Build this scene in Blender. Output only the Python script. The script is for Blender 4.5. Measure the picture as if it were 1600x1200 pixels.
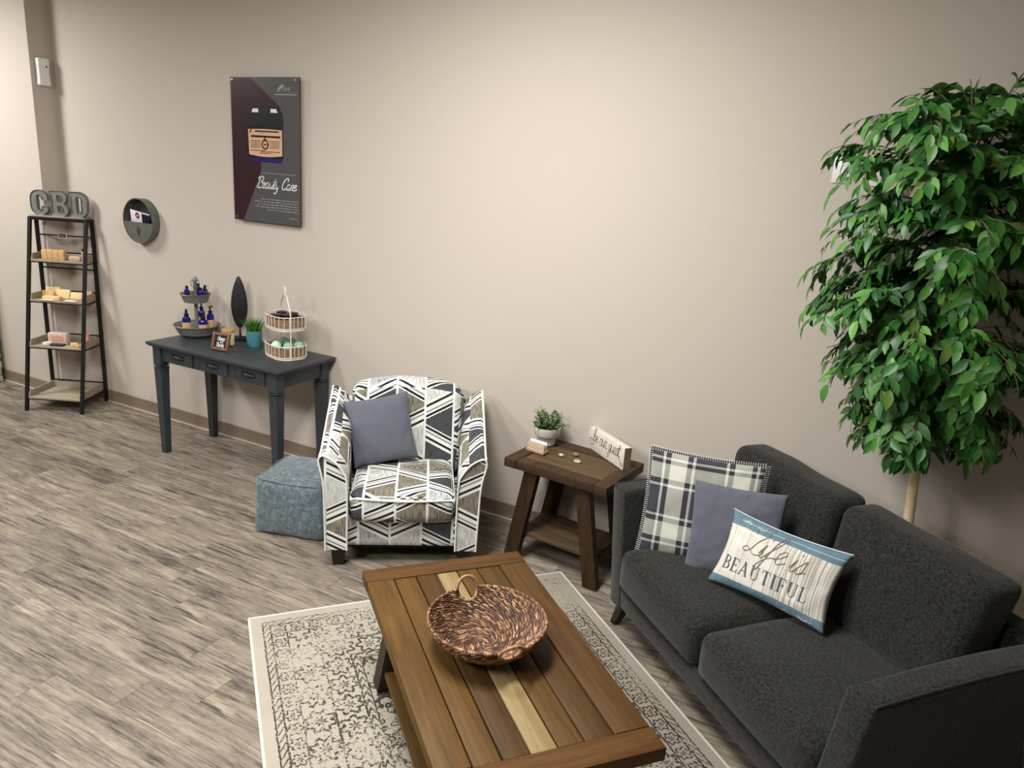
import bpy, bmesh, math, random
from mathutils import Vector, Matrix, Euler, noise
for _o in list(bpy.data.objects):
    bpy.data.objects.remove(_o)
SC = bpy.context.scene
COL = SC.collection
PI = math.pi
RAD = math.radians
rnd = random.Random(7)

# ------------------------------------------------------------------ camera
cam_data = bpy.data.cameras.new('camera')
cam_data.sensor_fit = 'HORIZONTAL'
cam_data.sensor_width = 36.0
cam_data.lens = 1167.247 / 1600 * 36.0
cam_data.clip_start = 0.02
cam = bpy.data.objects.new('camera', cam_data)
COL.objects.link(cam)
# columns: right, up, back
_R = ((0.883518, 0.463649, 0.066525), (-0.183096, 0.211141, 0.960154), (0.431128, -0.860494, 0.271439))
cam.matrix_world = Matrix(((_R[0][0], _R[1][0], _R[2][0], 0.0),
                           (_R[0][1], _R[1][1], _R[2][1], -3.84676),
                           (_R[0][2], _R[1][2], _R[2][2], 2.08500),
                           (0, 0, 0, 1)))
SC.camera = cam

# ------------------------------------------------------------------ world, lights, exposure
world = bpy.data.worlds.new('world')
SC.world = world
world.use_nodes = True
world.node_tree.nodes['Background'].inputs[0].default_value = (1.0, 0.98, 0.95, 1)
world.node_tree.nodes['Background'].inputs[1].default_value = 0.08
SC.view_settings.view_transform = 'Standard'
SC.view_settings.look = 'None'
SC.view_settings.gamma = 1.0
SC.view_settings.use_curve_mapping = False
SC.view_settings.exposure = -0.13

def area(name, loc, sx, sy, power, color=(1.0, 0.985, 0.96), spread=180):
    l = bpy.data.lights.new(name, 'AREA')
    l.shape = 'RECTANGLE'
    l.size, l.size_y = sx, sy
    l.energy = power
    l.color = color
    l.spread = RAD(spread)
    o = bpy.data.objects.new(name, l)
    o.location = loc
    COL.objects.link(o)
    return o
CEIL = 3.36
area('ceiling_panel_or_fill', (-1.7, -2.0, CEIL-.03), .6, 1.2, 142)
area('ceiling_panel_or_fill', (-6.8, -1.8, CEIL-.03), .6, 1.2, 128)
area('ceiling_panel_or_fill', (-4.3, -4.4, CEIL-.03), .6, 1.2, 130)  # unseen fill light, added to brighten the lower wall evenly
area('ceiling_panel_or_fill', (-2.2, -4.8, CEIL-.03), .6, 1.2, 125)  # second added fill, lifts the shadows towards the sofa and ficus

# ------------------------------------------------------------------ helpers: materials
def lin(r, g=None, b=None):
    if g is None:
        r, g, b = r
    f = lambda v: (v/255/12.92) if v/255 <= .04045 else ((v/255+.055)/1.055)**2.4
    return (f(r), f(g), f(b), 1.0)

class NT:
    def __init__(s, name):
        s.m = bpy.data.materials.new(name)
        s.m.use_nodes = True
        s.t = s.m.node_tree
        s.b = s.t.nodes['Principled BSDF']
    def n(s, typ, ins=None, **props):
        nd = s.t.nodes.new(typ)
        for k, v in props.items():
            setattr(nd, k, v)
        for k, v in (ins or {}).items():
            s.set(nd.inputs[k], v)
        return nd
    def set(s, inp, v):
        if isinstance(v, bpy.types.NodeSocket):
            s.t.links.new(v, inp)
        else:
            if hasattr(inp, 'default_value'):
                dv = inp.default_value
                if hasattr(dv, '__len__') and len(dv) == 4 and hasattr(v, '__len__') and len(v) == 3:
                    v = (*v, 1)
                inp.default_value = v
    def math(s, op, a, b=None, c=None, clamp=False):
        nd = s.n('ShaderNodeMath', operation=op, use_clamp=clamp)
        s.set(nd.inputs[0], a)
        if b is not None: s.set(nd.inputs[1], b)
        if c is not None: s.set(nd.inputs[2], c)
        return nd.outputs[0]
    def vmath(s, op, a, b=None):
        nd = s.n('ShaderNodeVectorMath', operation=op)
        s.set(nd.inputs[0], a)
        if b is not None: s.set(nd.inputs[1], b)
        return nd.outputs[0]
    def mix(s, f, a, b, blend='MIX'):
        nd = s.n('ShaderNodeMix', data_type='RGBA', blend_type=blend)
        s.set(nd.inputs[0], f); s.set(nd.inputs[6], a); s.set(nd.inputs[7], b)
        return nd.outputs[2]
    def ramp(s, f, stops, interp='LINEAR'):
        nd = s.n('ShaderNodeValToRGB')
        cr = nd.color_ramp
        cr.interpolation = interp
        while len(cr.elements) < len(stops):
            cr.elements.new(.5)
        for e, (p, c) in zip(cr.elements, stops):
            e.position = p
            e.color = c if hasattr(c, '__len__') else (c, c, c, 1)
        s.set(nd.inputs[0], f)
        return nd.outputs[0]
    def noise(s, vec, scale=5, detail=2, rough=.5, dist=0):
        nd = s.n('ShaderNodeTexNoise', {'Scale': scale, 'Detail': detail, 'Roughness': rough, 'Distortion': dist})
        if vec is not None: s.set(nd.inputs['Vector'], vec)
        return nd.outputs[0]
    def voronoi(s, vec, scale=5, feature='F1', out=0, rand=1.0):
        nd = s.n('ShaderNodeTexVoronoi', {'Scale': scale, 'Randomness': rand}, feature=feature)
        if vec is not None: s.set(nd.inputs['Vector'], vec)
        return nd.outputs[out]
    def white(s, vec):
        nd = s.n('ShaderNodeTexWhiteNoise', noise_dimensions='3D')
        s.set(nd.inputs['Vector'], vec)
        return nd.outputs['Value']
    def obj(s):
        return s.n('ShaderNodeTexCoord').outputs['Object']
    def uv(s):
        return s.n('ShaderNodeTexCoord').outputs['UV']
    def rand(s):
        return s.n('ShaderNodeObjectInfo').outputs['Random']
    def island(s):
        return s.n('ShaderNodeNewGeometry').outputs['Random Per Island']
    def scale(s, vec, sc):
        return s.vmath('MULTIPLY', vec, sc)
    def sep(s, vec):
        nd = s.n('ShaderNodeSeparateXYZ'); s.set(nd.inputs[0], vec)
        return nd.outputs[0], nd.outputs[1], nd.outputs[2]
    def comb(s, x=0, y=0, z=0):
        nd = s.n('ShaderNodeCombineXYZ')
        s.set(nd.inputs[0], x); s.set(nd.inputs[1], y); s.set(nd.inputs[2], z)
        return nd.outputs[0]
    def bump(s, h, strength=.3, dist=.01):
        nd = s.n('ShaderNodeBump', {'Strength': strength, 'Distance': dist})
        s.set(nd.inputs['Height'], h)
        s.t.links.new(nd.outputs[0], s.b.inputs['Normal'])
    def out(s, color=None, rough=None, metal=None, spec=None, sheen=None, trans=None, ior=None, coat=None):
        b = s.b
        if color is not None: s.set(b.inputs['Base Color'], color)
        if rough is not None: s.set(b.inputs['Roughness'], rough)
        if metal is not None: s.set(b.inputs['Metallic'], metal)
        if spec is not None: s.set(b.inputs['Specular IOR Level'], spec)
        if sheen is not None: s.set(b.inputs['Sheen Weight'], sheen)
        if trans is not None: s.set(b.inputs['Transmission Weight'], trans)
        if ior is not None: s.set(b.inputs['IOR'], ior)
        if coat is not None: s.set(b.inputs['Coat Weight'], coat)
        return s.m

def plain(name, col, rough=.6, metal=0, var=.12, scale=30, bump=0.0, spec=.5, rnd_obj=0.0):
    t = NT(name)
    c = lin(col)
    n = t.noise(t.obj(), scale, 3, .6)
    d = tuple(x*(1-var) for x in c[:3]) + (1,)
    l = tuple(min(1, x*(1+var)) for x in c[:3]) + (1,)
    cc = t.ramp(n, [(.3, d), (.7, l)])
    if rnd_obj:
        hsv = t.n('ShaderNodeHueSaturation', {'Color': cc})
        t.set(hsv.inputs['Value'], t.math('ADD', 1-rnd_obj, t.math('MULTIPLY', t.rand(), 2*rnd_obj)))
        cc = hsv.outputs[0]
    if bump:
        t.bump(n, bump, .004)
    return t.out(cc, rough, metal, spec)

M = {}
def wood(name, light, dark, axis='X', stretch=14, scale=3.0, rough=.5, contrast=(.32, .68), saw=False, vary=.25):
    t = NT(name)
    co = t.vmath('ADD', t.obj(), t.scale(t.comb(t.rand(), t.rand(), t.rand()), (13.1, 7.7, 5.3)))
    s = {'X': (1, stretch, stretch), 'Y': (stretch, 1, stretch), 'Z': (stretch, stretch, 1)}[axis]
    v = t.scale(co, s)
    n1 = t.noise(v, scale, 5, .6, .6)
    n2 = t.noise(t.scale(v, (1, 2.6, 2.6)), scale*2.5, 3, .6)
    f = t.math('ADD', t.math('MULTIPLY', n1, .7), t.math('MULTIPLY', n2, .3))
    c = t.ramp(f, [(contrast[0], lin(dark)), (contrast[1], lin(light))])
    big = t.noise(co, 4, 2, .5)
    c = t.mix(t.math('MULTIPLY', big, .35), c, lin(dark))
    if saw:
        x, y, z = t.sep(co)
        sw = t.noise(t.comb(t.math('MULTIPLY', x, 150), t.math('MULTIPLY', y, 9), 0), 1.0, 2, .6)
        msk = t.ramp(t.noise(co, 5, 1), [(.5, 0), (.62, 1)])
        sf = t.math('MULTIPLY', t.ramp(sw, [(.56, 0), (.66, 1)]), t.math('MULTIPLY', msk, .35))
        c = t.mix(sf, c, lin(dark))
    hsv = t.n('ShaderNodeHueSaturation', {'Color': c})
    t.set(hsv.inputs['Value'], t.math('ADD', 1-vary, t.math('MULTIPLY', t.rand(), 2*vary)))
    t.bump(f, .25, .002)
    return t.out(hsv.outputs[0], rough+.08, spec=.22)

# ------------------------------------------------------------------ helpers: meshes
_bb = {}
def bevel_box(sx, sy, sz, r, seg=2):
    key = (round(sx, 4), round(sy, 4), round(sz, 4), round(r, 4), seg)
    if key not in _bb:
        bm = bmesh.new()
        bmesh.ops.create_cube(bm, size=1)
        bmesh.ops.scale(bm, vec=(sx, sy, sz), verts=bm.verts)
        if r > 0:
            bmesh.ops.bevel(bm, geom=list(bm.edges), offset=r, segments=seg, affect='EDGES', profile=.5)
        bm.verts.index_update()
        _bb[key] = ([v.co.copy() for v in bm.verts], [[v.index for v in f.verts] for f in bm.faces])
        bm.free()
    return _bb[key]

def catmull(pts, n=6, closed=False):
    P = [Vector(p) for p in pts]
    if len(P) < 3:
        return P
    res = []
    L = len(P)
    rng = range(L if closed else L-1)
    for i in rng:
        if closed:
            p0, p1, p2, p3 = P[(i-1) % L], P[i], P[(i+1) % L], P[(i+2) % L]
        else:
            p1, p2 = P[i], P[i+1]
            p0 = P[i-1] if i > 0 else p1*2-p2
            p3 = P[i+2] if i+2 < L else p2*2-p1
        for k in range(n):
            t = k/n
            res.append(.5*((2*p1)+(-p0+p2)*t+(2*p0-5*p1+4*p2-p3)*t*t+(-p0+3*p1-3*p2+p3)*t**3))
    if not closed:
        res.append(P[-1])
    return res

class MB:
    def __init__(s):
        s.v, s.f, s.m, s.uv = [], [], [], None
    def add(s, vs, fs, mat=0, M=None):
        o = len(s.v)
        if M is not None:
            vs = [M @ Vector(v) for v in vs]
        s.v.extend([tuple(v) for v in vs])
        s.f.extend([[i+o for i in f] for f in fs])
        s.m.extend([mat]*len(fs))
        return s
    def box(s, c, sz, r=0.0, M=None, mat=0, seg=2, rot=None):
        vs, fs = bevel_box(*sz, r, seg)
        T = Matrix.Translation(c)
        if rot is not None:
            T = T @ Euler(rot).to_matrix().to_4x4()
        if M is not None:
            T = M @ T
        return s.add(vs, fs, mat, T)
    def lathe(s, prof, n=24, c=(0, 0, 0), mat=0, M=None, cap0=True, cap1=True, sx=1, sy=1):
        vs, fs = [], []
        for r, z in prof:
            for k in range(n):
                a = 2*PI*k/n
                vs.append((c[0]+r*sx*math.cos(a), c[1]+r*sy*math.sin(a), c[2]+z))
        for i in range(len(prof)-1):
            for k in range(n):
                k2 = (k+1) % n
                fs.append([i*n+k, i*n+k2, (i+1)*n+k2, (i+1)*n+k])
        if cap0 and prof[0][0] > 1e-6: fs.append(list(range(n))[::-1])
        if cap1 and prof[-1][0] > 1e-6: fs.append([(len(prof)-1)*n+k for k in range(n)])
        return s.add(vs, fs, mat, M)
    def tube(s, path, r, n=8, closed=False, mat=0, M=None, flat=1.0, caps=True):
        P = [Vector(p) for p in path]
        L = len(P)
        rs = r if hasattr(r, '__len__') else [r]*L
        tang = []
        for i in range(L):
            if closed:
                d = P[(i+1) % L]-P[(i-1) % L]
            else:
                d = P[min(i+1, L-1)]-P[max(i-1, 0)]
            if d.length < 1e-9: d = Vector((0, 0, 1))
            tang.append(d.normalized())
        up = Vector((0, 0, 1)) if abs(tang[0].z) < .9 else Vector((1, 0, 0))
        nrm = (up-tang[0]*up.dot(tang[0])).normalized()
        vs, fs = [], []
        for i in range(L):
            nrm = nrm-tang[i]*nrm.dot(tang[i])
            if nrm.length < 1e-6: nrm = tang[i].orthogonal()
            nrm.normalize()
            bn = tang[i].cross(nrm)
            for k in range(n):
                a = 2*PI*(k+.5)/n
                vs.append(P[i]+(nrm*math.cos(a)*flat+bn*math.sin(a))*rs[i])
        for i in range(L if closed else L-1):
            j = (i+1) % L
            for k in range(n):
                k2 = (k+1) % n
                fs.append([i*n+k, i*n+k2, j*n+k2, j*n+k])
        if not closed and caps:
            fs.append(list(range(n))[::-1])
            fs.append([(L-1)*n+k for k in range(n)])
        return s.add(vs, fs, mat, M)
    def frustum(s, bot, top, mat=0, M=None):
        n = len(bot)
        vs = list(bot)+list(top)
        fs = [list(range(n))[::-1], [n+k for k in range(n)]]
        for k in range(n):
            k2 = (k+1) % n
            fs.append([k, k2, n+k2, n+k])
        return s.add(vs, fs, mat, M)
    def prism(s, pts, y0, y1, mat=0, M=None):   # 2D polygon in xz, extruded along y
        return s.frustum([(x, y0, z) for x, z in pts], [(x, y1, z) for x, z in pts], mat, M)
    def ball(s, c, r, n=12, m=8, mat=0, M=None, sc=(1, 1, 1)):
        vs = [(c[0], c[1], c[2]-r*sc[2])]
        for i in range(1, m):
            t = PI*i/m
            for k in range(n):
                a = 2*PI*k/n
                vs.append((c[0]+r*sc[0]*math.sin(t)*math.cos(a), c[1]+r*sc[1]*math.sin(t)*math.sin(a), c[2]-r*sc[2]*math.cos(t)))
        vs.append((c[0], c[1], c[2]+r*sc[2]))
        fs = []
        for k in range(n):
            fs.append([0, 1+(k+1) % n, 1+k])
            fs.append([len(vs)-1, 1+(m-2)*n+k, 1+(m-2)*n+(k+1) % n])
        for i in range(m-2):
            for k in range(n):
                k2 = (k+1) % n
                fs.append([1+i*n+k, 1+i*n+k2, 1+(i+1)*n+k2, 1+(i+1)*n+k])
        return s.add(vs, fs, mat, M)
    def build(s, name, mat, parent=None, smooth=40, uvbox=False, uvs=None, loc=None, rot=None):
        me = bpy.data.meshes.new(name)
        me.from_pydata(s.v, [], s.f)
        for mm in (mat if isinstance(mat, (list, tuple)) else [mat]):
            me.materials.append(mm)
        if any(s.m):
            me.polygons.foreach_set('material_index', s.m)
        bm = bmesh.new(); bm.from_mesh(me)
        if not getattr(s, 'keep_normals', False):
            bmesh.ops.recalc_face_normals(bm, faces=bm.faces)
        bm.to_mesh(me); bm.free()
        if smooth:
            me.polygons.foreach_set('use_smooth', [True]*len(me.polygons))
            me.set_sharp_from_angle(angle=RAD(smooth))
        if uvbox:
            ul = me.uv_layers.new(name='UVMap')
            for p in me.polygons:
                nx, ny, nz = (abs(q) for q in p.normal)
                for li in p.loop_indices:
                    x, y, z = me.vertices[me.loops[li].vertex_index].co
                    if nz >= nx and nz >= ny*.9: uvc = (x, -y+.05)
                    elif ny >= nx: uvc = (x, z)
                    else: uvc = (y, z)
                    ul.data[li].uv = uvc
        if uvs is not None:
            ul = me.uv_layers.new(name='UVMap')
            for lp in me.loops:
                ul.data[lp.index].uv = uvs[lp.vertex_index]
        me.update()
        o = bpy.data.objects.new(name, me)
        COL.objects.link(o)
        if parent is not None: o.parent = parent
        if loc is not None: o.location = loc
        if rot is not None: o.rotation_euler = rot
        return o

def rbox(sx, sy, sz, r, n=10, puff=(0, 0, 0), deform=None):
    """rounded, softly inflated box as (verts, faces), centred on the origin"""
    bm = bmesh.new()
    for ax in range(3):
        for sg in (-1, 1):
            g = []
            for i in range(n+1):
                row = []
                for j in range(n+1):
                    a = math.sin((2*i/n-1)*PI/2*.999)*.5 if False else (2*i/n-1)
                    b = 2*j/n-1
                    a = a*(1.5-.5*a*a); b = b*(1.5-.5*b*b)
                    p = [0, 0, 0]
                    p[ax] = sg; p[(ax+1) % 3] = a; p[(ax+2) % 3] = b
                    row.append(bm.verts.new(p))
                g.append(row)
            for i in range(n):
                for j in range(n):
                    q = [g[i][j], g[i+1][j], g[i+1][j+1], g[i][j+1]]
                    bm.faces.new(q if sg > 0 else q[::-1])
    bmesh.ops.remove_doubles(bm, verts=bm.verts, dist=1e-5)
    H = (sx/2, sy/2, sz/2)
    for v in bm.verts:
        u = v.co.copy()
        p = Vector((u.x*H[0], u.y*H[1], u.z*H[2]))
        inner = Vector([max(-(H[k]-r), min(H[k]-r, p[k])) for k in range(3)])
        d = p-inner
        if d.length > 1e-9:
            p = inner+d.normalized()*r
        for k in range(3):
            o1, o2 = (k+1) % 3, (k+2) % 3
            if puff[k]:
                p[k] += puff[k]*(u[k])*(1-u[o1]**2)*(1-u[o2]**2)
        if deform: p = Vector(deform(p, u))
        v.co = p
    bm.verts.index_update()
    res = ([v.co.copy() for v in bm.verts], [[v.index for v in f.verts] for f in bm.faces])
    bm.free()
    return res

def thing(name, label, cat, loc=(0, 0, 0), rotz=0.0, group=None, M4=None):
    o = bpy.data.objects.new(name, None)
    o.empty_display_size = .05
    COL.objects.link(o)
    o.location = loc
    o.rotation_euler = (0, 0, rotz)
    if M4 is not None: o.matrix_world = M4
    return tag(o, label, cat, group)
def tag(o, label, cat, group=None):
    o['label'] = label
    o['category'] = cat
    o['kind'] = 'thing'
    if group: o['group'] = group
    return o
def stuff(o):
    o['kind'] = 'stuff'
    return o
def struct(o):
    o['kind'] = 'structure'
    return o
def dup(root, loc, rotz, label, group=None):
    r = root.copy(); COL.objects.link(r)
    r.location = loc; r.rotation_euler = (0, 0, rotz)
    r['label'] = label
    if group: r['group'] = group
    for ch in list(root.children):
        c = ch.copy(); COL.objects.link(c); c.parent = r
        for g in ch.children:
            d = g.copy(); COL.objects.link(d); d.parent = c
    return r

# ------------------------------------------------------------------ helpers: lettering from pen strokes
G = {
 'B': (.55, [[(.08, 0), (.16, 1)], [(-.06, .82), (.1, .98), (.36, 1), (.5, .82), (.4, .6), (.15, .54)], [(.15, .54), (.45, .5), (.54, .25), (.38, .03), (.12, 0), (-.06, .1)]]),
 'C': (.55, [[(.5, .72), (.52, .92), (.38, 1), (.18, .84), (.04, .45), (.08, .1), (.24, 0), (.42, .1), (.54, .3)]]),
 'L': (.6, [[(.05, .72), (.0, .9), (.2, 1), (.42, .93), (.45, .75), (.3, .45), (.22, .15), (.06, .02), (-.06, .1), (.04, .2), (.22, .1), (.42, 0), (.6, .06), (.66, .2)]]),
 'H': (.62, [[(.06, 0), (.14, 1)], [(.44, 0), (.52, 1)], [(.1, .5), (.5, .55)]]),
 'a': (.44, [[(.32, .42), (.2, .5), (.06, .36), (.04, .1), (.14, 0), (.28, .14), (.34, .48)], [(.34, .48), (.32, .1), (.38, 0), (.48, .12)]]),
 'b': (.4, [[(.0, .1), (.14, .6), (.2, .95), (.12, 1), (.05, .8), (.06, .1), (.16, 0), (.3, .12), (.32, .36), (.2, .44), (.1, .3)]]),
 'e': (.36, [[(-.02, .12), (.16, .24), (.27, .4), (.18, .5), (.06, .36), (.06, .1), (.18, 0), (.38, .14)]]),
 'f': (.32, [[(-.04, .1), (.14, .5), (.25, .9), (.2, 1), (.1, .85), (.06, .3), (.02, -.3), (-.06, -.45), (-.12, -.3), (.02, -.02), (.16, .1), (.32, .16)]]),
 'g': (.4, [[(.3, .42), (.18, .5), (.04, .34), (.06, .08), (.18, .06), (.3, .3), (.32, .48)], [(.32, .48), (.27, -.2), (.14, -.42), (.02, -.34), (.1, -.12), (.42, .12)]]),
 'i': (.24, [[(-.02, .12), (.07, .48), (.05, .1), (.12, 0), (.25, .14)], [(.1, .7), (.12, .74)]]),
 'm': (.62, [[(.0, .45), (.06, .46), (.04, 0)], [(.05, .3), (.16, .5), (.24, .42), (.22, 0)], [(.24, .3), (.36, .5), (.44, .4), (.42, .08), (.5, 0), (.62, .12)]]),
 'n': (.44, [[(.0, .45), (.06, .46), (.04, 0)], [(.05, .3), (.18, .5), (.28, .4), (.26, .08), (.33, 0), (.45, .12)]]),
 'o': (.4, [[(.18, .5), (.04, .36), (.05, .08), (.18, 0), (.31, .12), (.3, .4), (.18, .5), (.28, .42), (.42, .44)]]),
 'p': (.42, [[(.02, .48), (.06, .4), (-.02, -.42)], [(.04, .3), (.18, .5), (.32, .38), (.28, .08), (.14, .0), (.05, .12)]]),
 'r': (.32, [[(.0, .1), (.08, .55), (.1, .46), (.24, .46), (.2, .1), (.27, 0), (.36, .12)]]),
 's': (.32, [[(-.04, .1), (.16, .55), (.2, .4), (.24, .12), (.12, 0), (.0, .06)], [(.12, 0), (.36, .14)]]),
 't': (.3, [[(-.02, .12), (.14, .85), (.08, .1), (.15, 0), (.3, .14)], [(-.04, .56), (.3, .62)]]),
 'u': (.44, [[(.02, .48), (.02, .12), (.1, 0), (.24, .12), (.31, .48)], [(.31, .48), (.29, .1), (.36, 0), (.46, .12)]]),
 'y': (.42, [[(.02, .48), (.03, .14), (.12, .02), (.25, .15), (.31, .48)], [(.31, .48), (.25, -.2), (.1, -.42), (-.02, -.32)]]),
 ' ': (.3, []),
 '.': (.3, [[(.1, .22), (.12, .24)]]),
}
def script_strokes(text, x0, y0, size, shear=.25, space=1.0):
    res, x = [], 0.0
    for ch in text:
        w, sts = G[ch]
        for st in sts:
            pts = [(x+px, py) for px, py in st]
            sm = catmull([(a, b, 0) for a, b in pts], 6) if len(pts) > 2 else [Vector((a, b, 0)) for a, b in pts]
            res.append([(x0+(q.x+q.y*shear)*size, y0+q.y*size) for q in sm])
        x += w*space
    return res, x*size
def serif_strokes(text, x0, y0, size, gap=.18):
    """roman capitals: list of (polyline, weight)"""
    T, N, S = .13, .05, .045
    res, x = [], 0.0
    def arc(cx, cy, rx, ry, a0, a1, k=10):
        return [(cx+rx*math.cos(RAD(a0+(a1-a0)*i/k)), cy+ry*math.sin(RAD(a0+(a1-a0)*i/k))) for i in range(k+1)]
    for ch in text:
        st = []
        ser = lambda cx, y, h=.13: st.append(([(cx-h, y), (cx+h, y)], S))
        if ch == 'B':
            w = .62; st.append(([(.12, 0), (.12, 1)], T)); st.append(([(0, 1), (.12, 1)]+arc(.3, .76, .22, .24, 90, -90)+[(.12, .52)], N)); st.append((arc(.3, .76, .22, .22, 50, -50), T*.8))
            st.append(([(.12, .52)]+arc(.32, .26, .26, .26, 90, -90)+[(0, 0)], N)); st.append((arc(.32, .26, .26, .24, 50, -50), T*.9))
        elif ch in 'EFL':
            w = .56; st.append(([(.12, 0), (.12, 1)], T))
            if ch != 'L': st.append(([(0, 1), (.52, 1), (.53, .82)], N)); st.append(([(.12, .52), (.4, .52)], N)); st.append(([(.4, .6), (.4, .44)], N))
            else: ser(.12, 1)
            if ch != 'F': st.append(([(0, 0), (.54, 0), (.56, .2)], N))
            else: ser(.12, 0)
        elif ch == 'A':
            w = .74; st.append(([(.1, 0), (.36, 1)], N)); st.append(([(.36, 1), (.63, 0)], T)); st.append(([(.18, .34), (.53, .34)], N)); ser(.1, 0, .1); ser(.63, 0, .11)
        elif ch == 'U':
            w = .74; st.append(([(.13, 1), (.13, .3)], T)); st.append((arc(.36, .3, .23, .3, 180, 360)+[(.59, 1)], N)); ser(.13, 1, .12); ser(.59, 1, .1)
        elif ch == 'T':
            w = .64; st.append(([(.32, 0), (.32, 1)], T)); st.append(([(.02, .8), (.03, 1), (.61, 1), (.62, .8)], N)); ser(.32, 0)
        elif ch == 'I':
            w = .3; st.append(([(.15, 0), (.15, 1)], T)); ser(.15, 0); ser(.15, 1)
        for pl, wt in st:
            if len(pl) == 2:
                (ax, ay), (bx, by) = pl
                pl = [(ax+(bx-ax)*k/6, ay+(by-ay)*k/6) for k in range(7)]
            res.append(([(x0+(x+a)*size, y0+b*size) for a, b in pl], wt*size))
        x += w+gap
    return res, x*size
def ribbons(mb, strokes, width, fn, mat=0):
    """flat pen strokes laid on a surface; fn maps (x, y) to a 3D point"""
    for st in strokes:
        pl, w = (st if isinstance(st, tuple) and hasattr(st[1], '__float__') and not hasattr(st[1], '__len__') else (st, width))
        w = w/2
        L, Rr = [], []
        for i, (x, y) in enumerate(pl):
            a = pl[max(i-1, 0)]; b = pl[min(i+1, len(pl)-1)]
            dx, dy = b[0]-a[0], b[1]-a[1]
            d = math.hypot(dx, dy) or 1
            nx, ny = -dy/d*w, dx/d*w
            L.append(fn(x+nx, y+ny)); Rr.append(fn(x-nx, y-ny))
        n = len(pl)
        mb.add(L+Rr, [[i, i+1, n+i+1, n+i] for i in range(n-1)], mat)
        for (x, y) in (pl[0], pl[-1]):
            vs = [fn(x+w*math.cos(2*PI*k/8), y+w*math.sin(2*PI*k/8)) for k in range(8)]
            mb.add(vs, [list(range(8))], mat)
def curve_mesh(name, splines, depth, bevel=0.0, fill=True, res=6):
    """2D outlines with holes -> solid slab mesh, in the xy plane, z = -depth..depth"""
    cu = bpy.data.curves.new(name, 'CURVE')
    cu.dimensions = '2D' if fill else '3D'
    if fill: cu.fill_mode = 'BOTH'
    cu.extrude = depth if fill else 0
    cu.bevel_depth = bevel
    cu.bevel_resolution = 1
    for pts in splines:
        sp = cu.splines.new('POLY')
        sp.points.add(len(pts)-1)
        for p, q in zip(sp.points, pts):
            p.co = (q[0], q[1], (q[2] if len(q) > 2 else 0), 1)
        sp.use_cyclic_u = True
    ob = bpy.data.objects.new(name, cu)
    COL.objects.link(ob)
    dg = bpy.context.evaluated_depsgraph_get()
    dg.update()
    me = bpy.data.meshes.new_from_object(ob.evaluated_get(dg))
    vs = [v.co.copy() for v in me.vertices]
    fs = [list(p.vertices) for p in me.polygons]
    bpy.data.objects.remove(ob); bpy.data.curves.remove(cu); bpy.data.meshes.remove(me)
    return vs, fs

# ------------------------------------------------------------------ materials
def m_wall():
    t = NT('wall_paint')
    n = t.noise(t.obj(), 260, 2, .5)
    big = t.noise(t.obj(), 1.2, 2, .5)
    c = t.mix(t.math('MULTIPLY', big, .12), lin(197, 187, 175), lin(188, 177, 164))
    t.bump(n, .12, .002)
    return t.out(c, .7, spec=.3)
M['wall'] = m_wall()
M['ceiling'] = plain('ceiling_tile', (225, 223, 218), .9)
M['base'] = plain('baseboard_vinyl', (128, 112, 97), .5, var=.06)
M['toe'] = plain('baseboard_toe', (212, 198, 178), .6, var=.05)

def m_floor():
    t = NT('floor_plank')
    r = t.rand()
    co = t.vmath('ADD', t.obj(), t.comb(t.math('MULTIPLY', r, 37), t.math('MULTIPLY', r, 91), t.math('MULTIPLY', r, 11)))
    wob = t.noise(t.scale(co, (1.5, 5, 1)), 1.5, 2, .5)
    x, y, z = t.sep(co)
    yy = t.math('ADD', y, t.math('MULTIPLY', wob, .03))
    v = t.comb(x, yy, z)
    grain = t.noise(t.scale(v, (1.5, 30, 1)), 1.7, 8, .74, .15)
    fine = t.noise(t.scale(v, (9, 85, 1)), 1.6, 6, .75, .2)
    patch = t.noise(t.scale(v, (1.3, 5.5, 1)), 1.9, 4, .62, .5)
    f = t.math('ADD', t.math('MULTIPLY', grain, .44), t.math('MULTIPLY', fine, .34))
    f = t.math('ADD', f, t.math('MULTIPLY', patch, .3))
    c = t.ramp(f, [(.36, lin(56, 50, 47)), (.455, lin(90, 82, 75)), (.52, lin(122, 111, 98)), (.60, lin(147, 136, 119)), (.72, lin(180, 169, 150))])
    # dark mineral streaks
    st = t.noise(t.scale(v, (2.3, 48, 1)), 1.2, 6, .78)
    msk = t.noise(t.scale(v, (1.2, 6, 1)), 1.6, 3, .6)
    k = t.math('MULTIPLY', t.ramp(st, [(.5, 0), (.58, 1)]), t.ramp(msk, [(.47, 0), (.58, .85)]))
    c = t.mix(k, c, lin(52, 45, 43))
    # pale weathered crackle
    pl = t.math('MULTIPLY', t.ramp(t.noise(t.scale(v, (3, 60, 1)), 1.4, 2, .6), [(.58, 0), (.68, 1)]), t.ramp(t.noise(t.scale(co, (1, 4, 1)), 2.2, 2), [(.55, 0), (.66, .7)]))
    c = t.mix(pl, c, lin(186, 174, 156))
    hsv = t.n('ShaderNodeHueSaturation', {'Color': c})
    t.set(hsv.inputs['Value'], t.math('ADD', .86, t.math('MULTIPLY', r, .26)))
    t.set(hsv.inputs['Saturation'], .95)
    t.bump(f, .18, .002)
    return t.out(hsv.outputs[0], t.ramp(f, [(.3, .42), (.7, .58)]), spec=.35)
M['floor'] = m_floor()
M['subfloor'] = plain('floor_joint', (44, 38, 35), .9)

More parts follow.
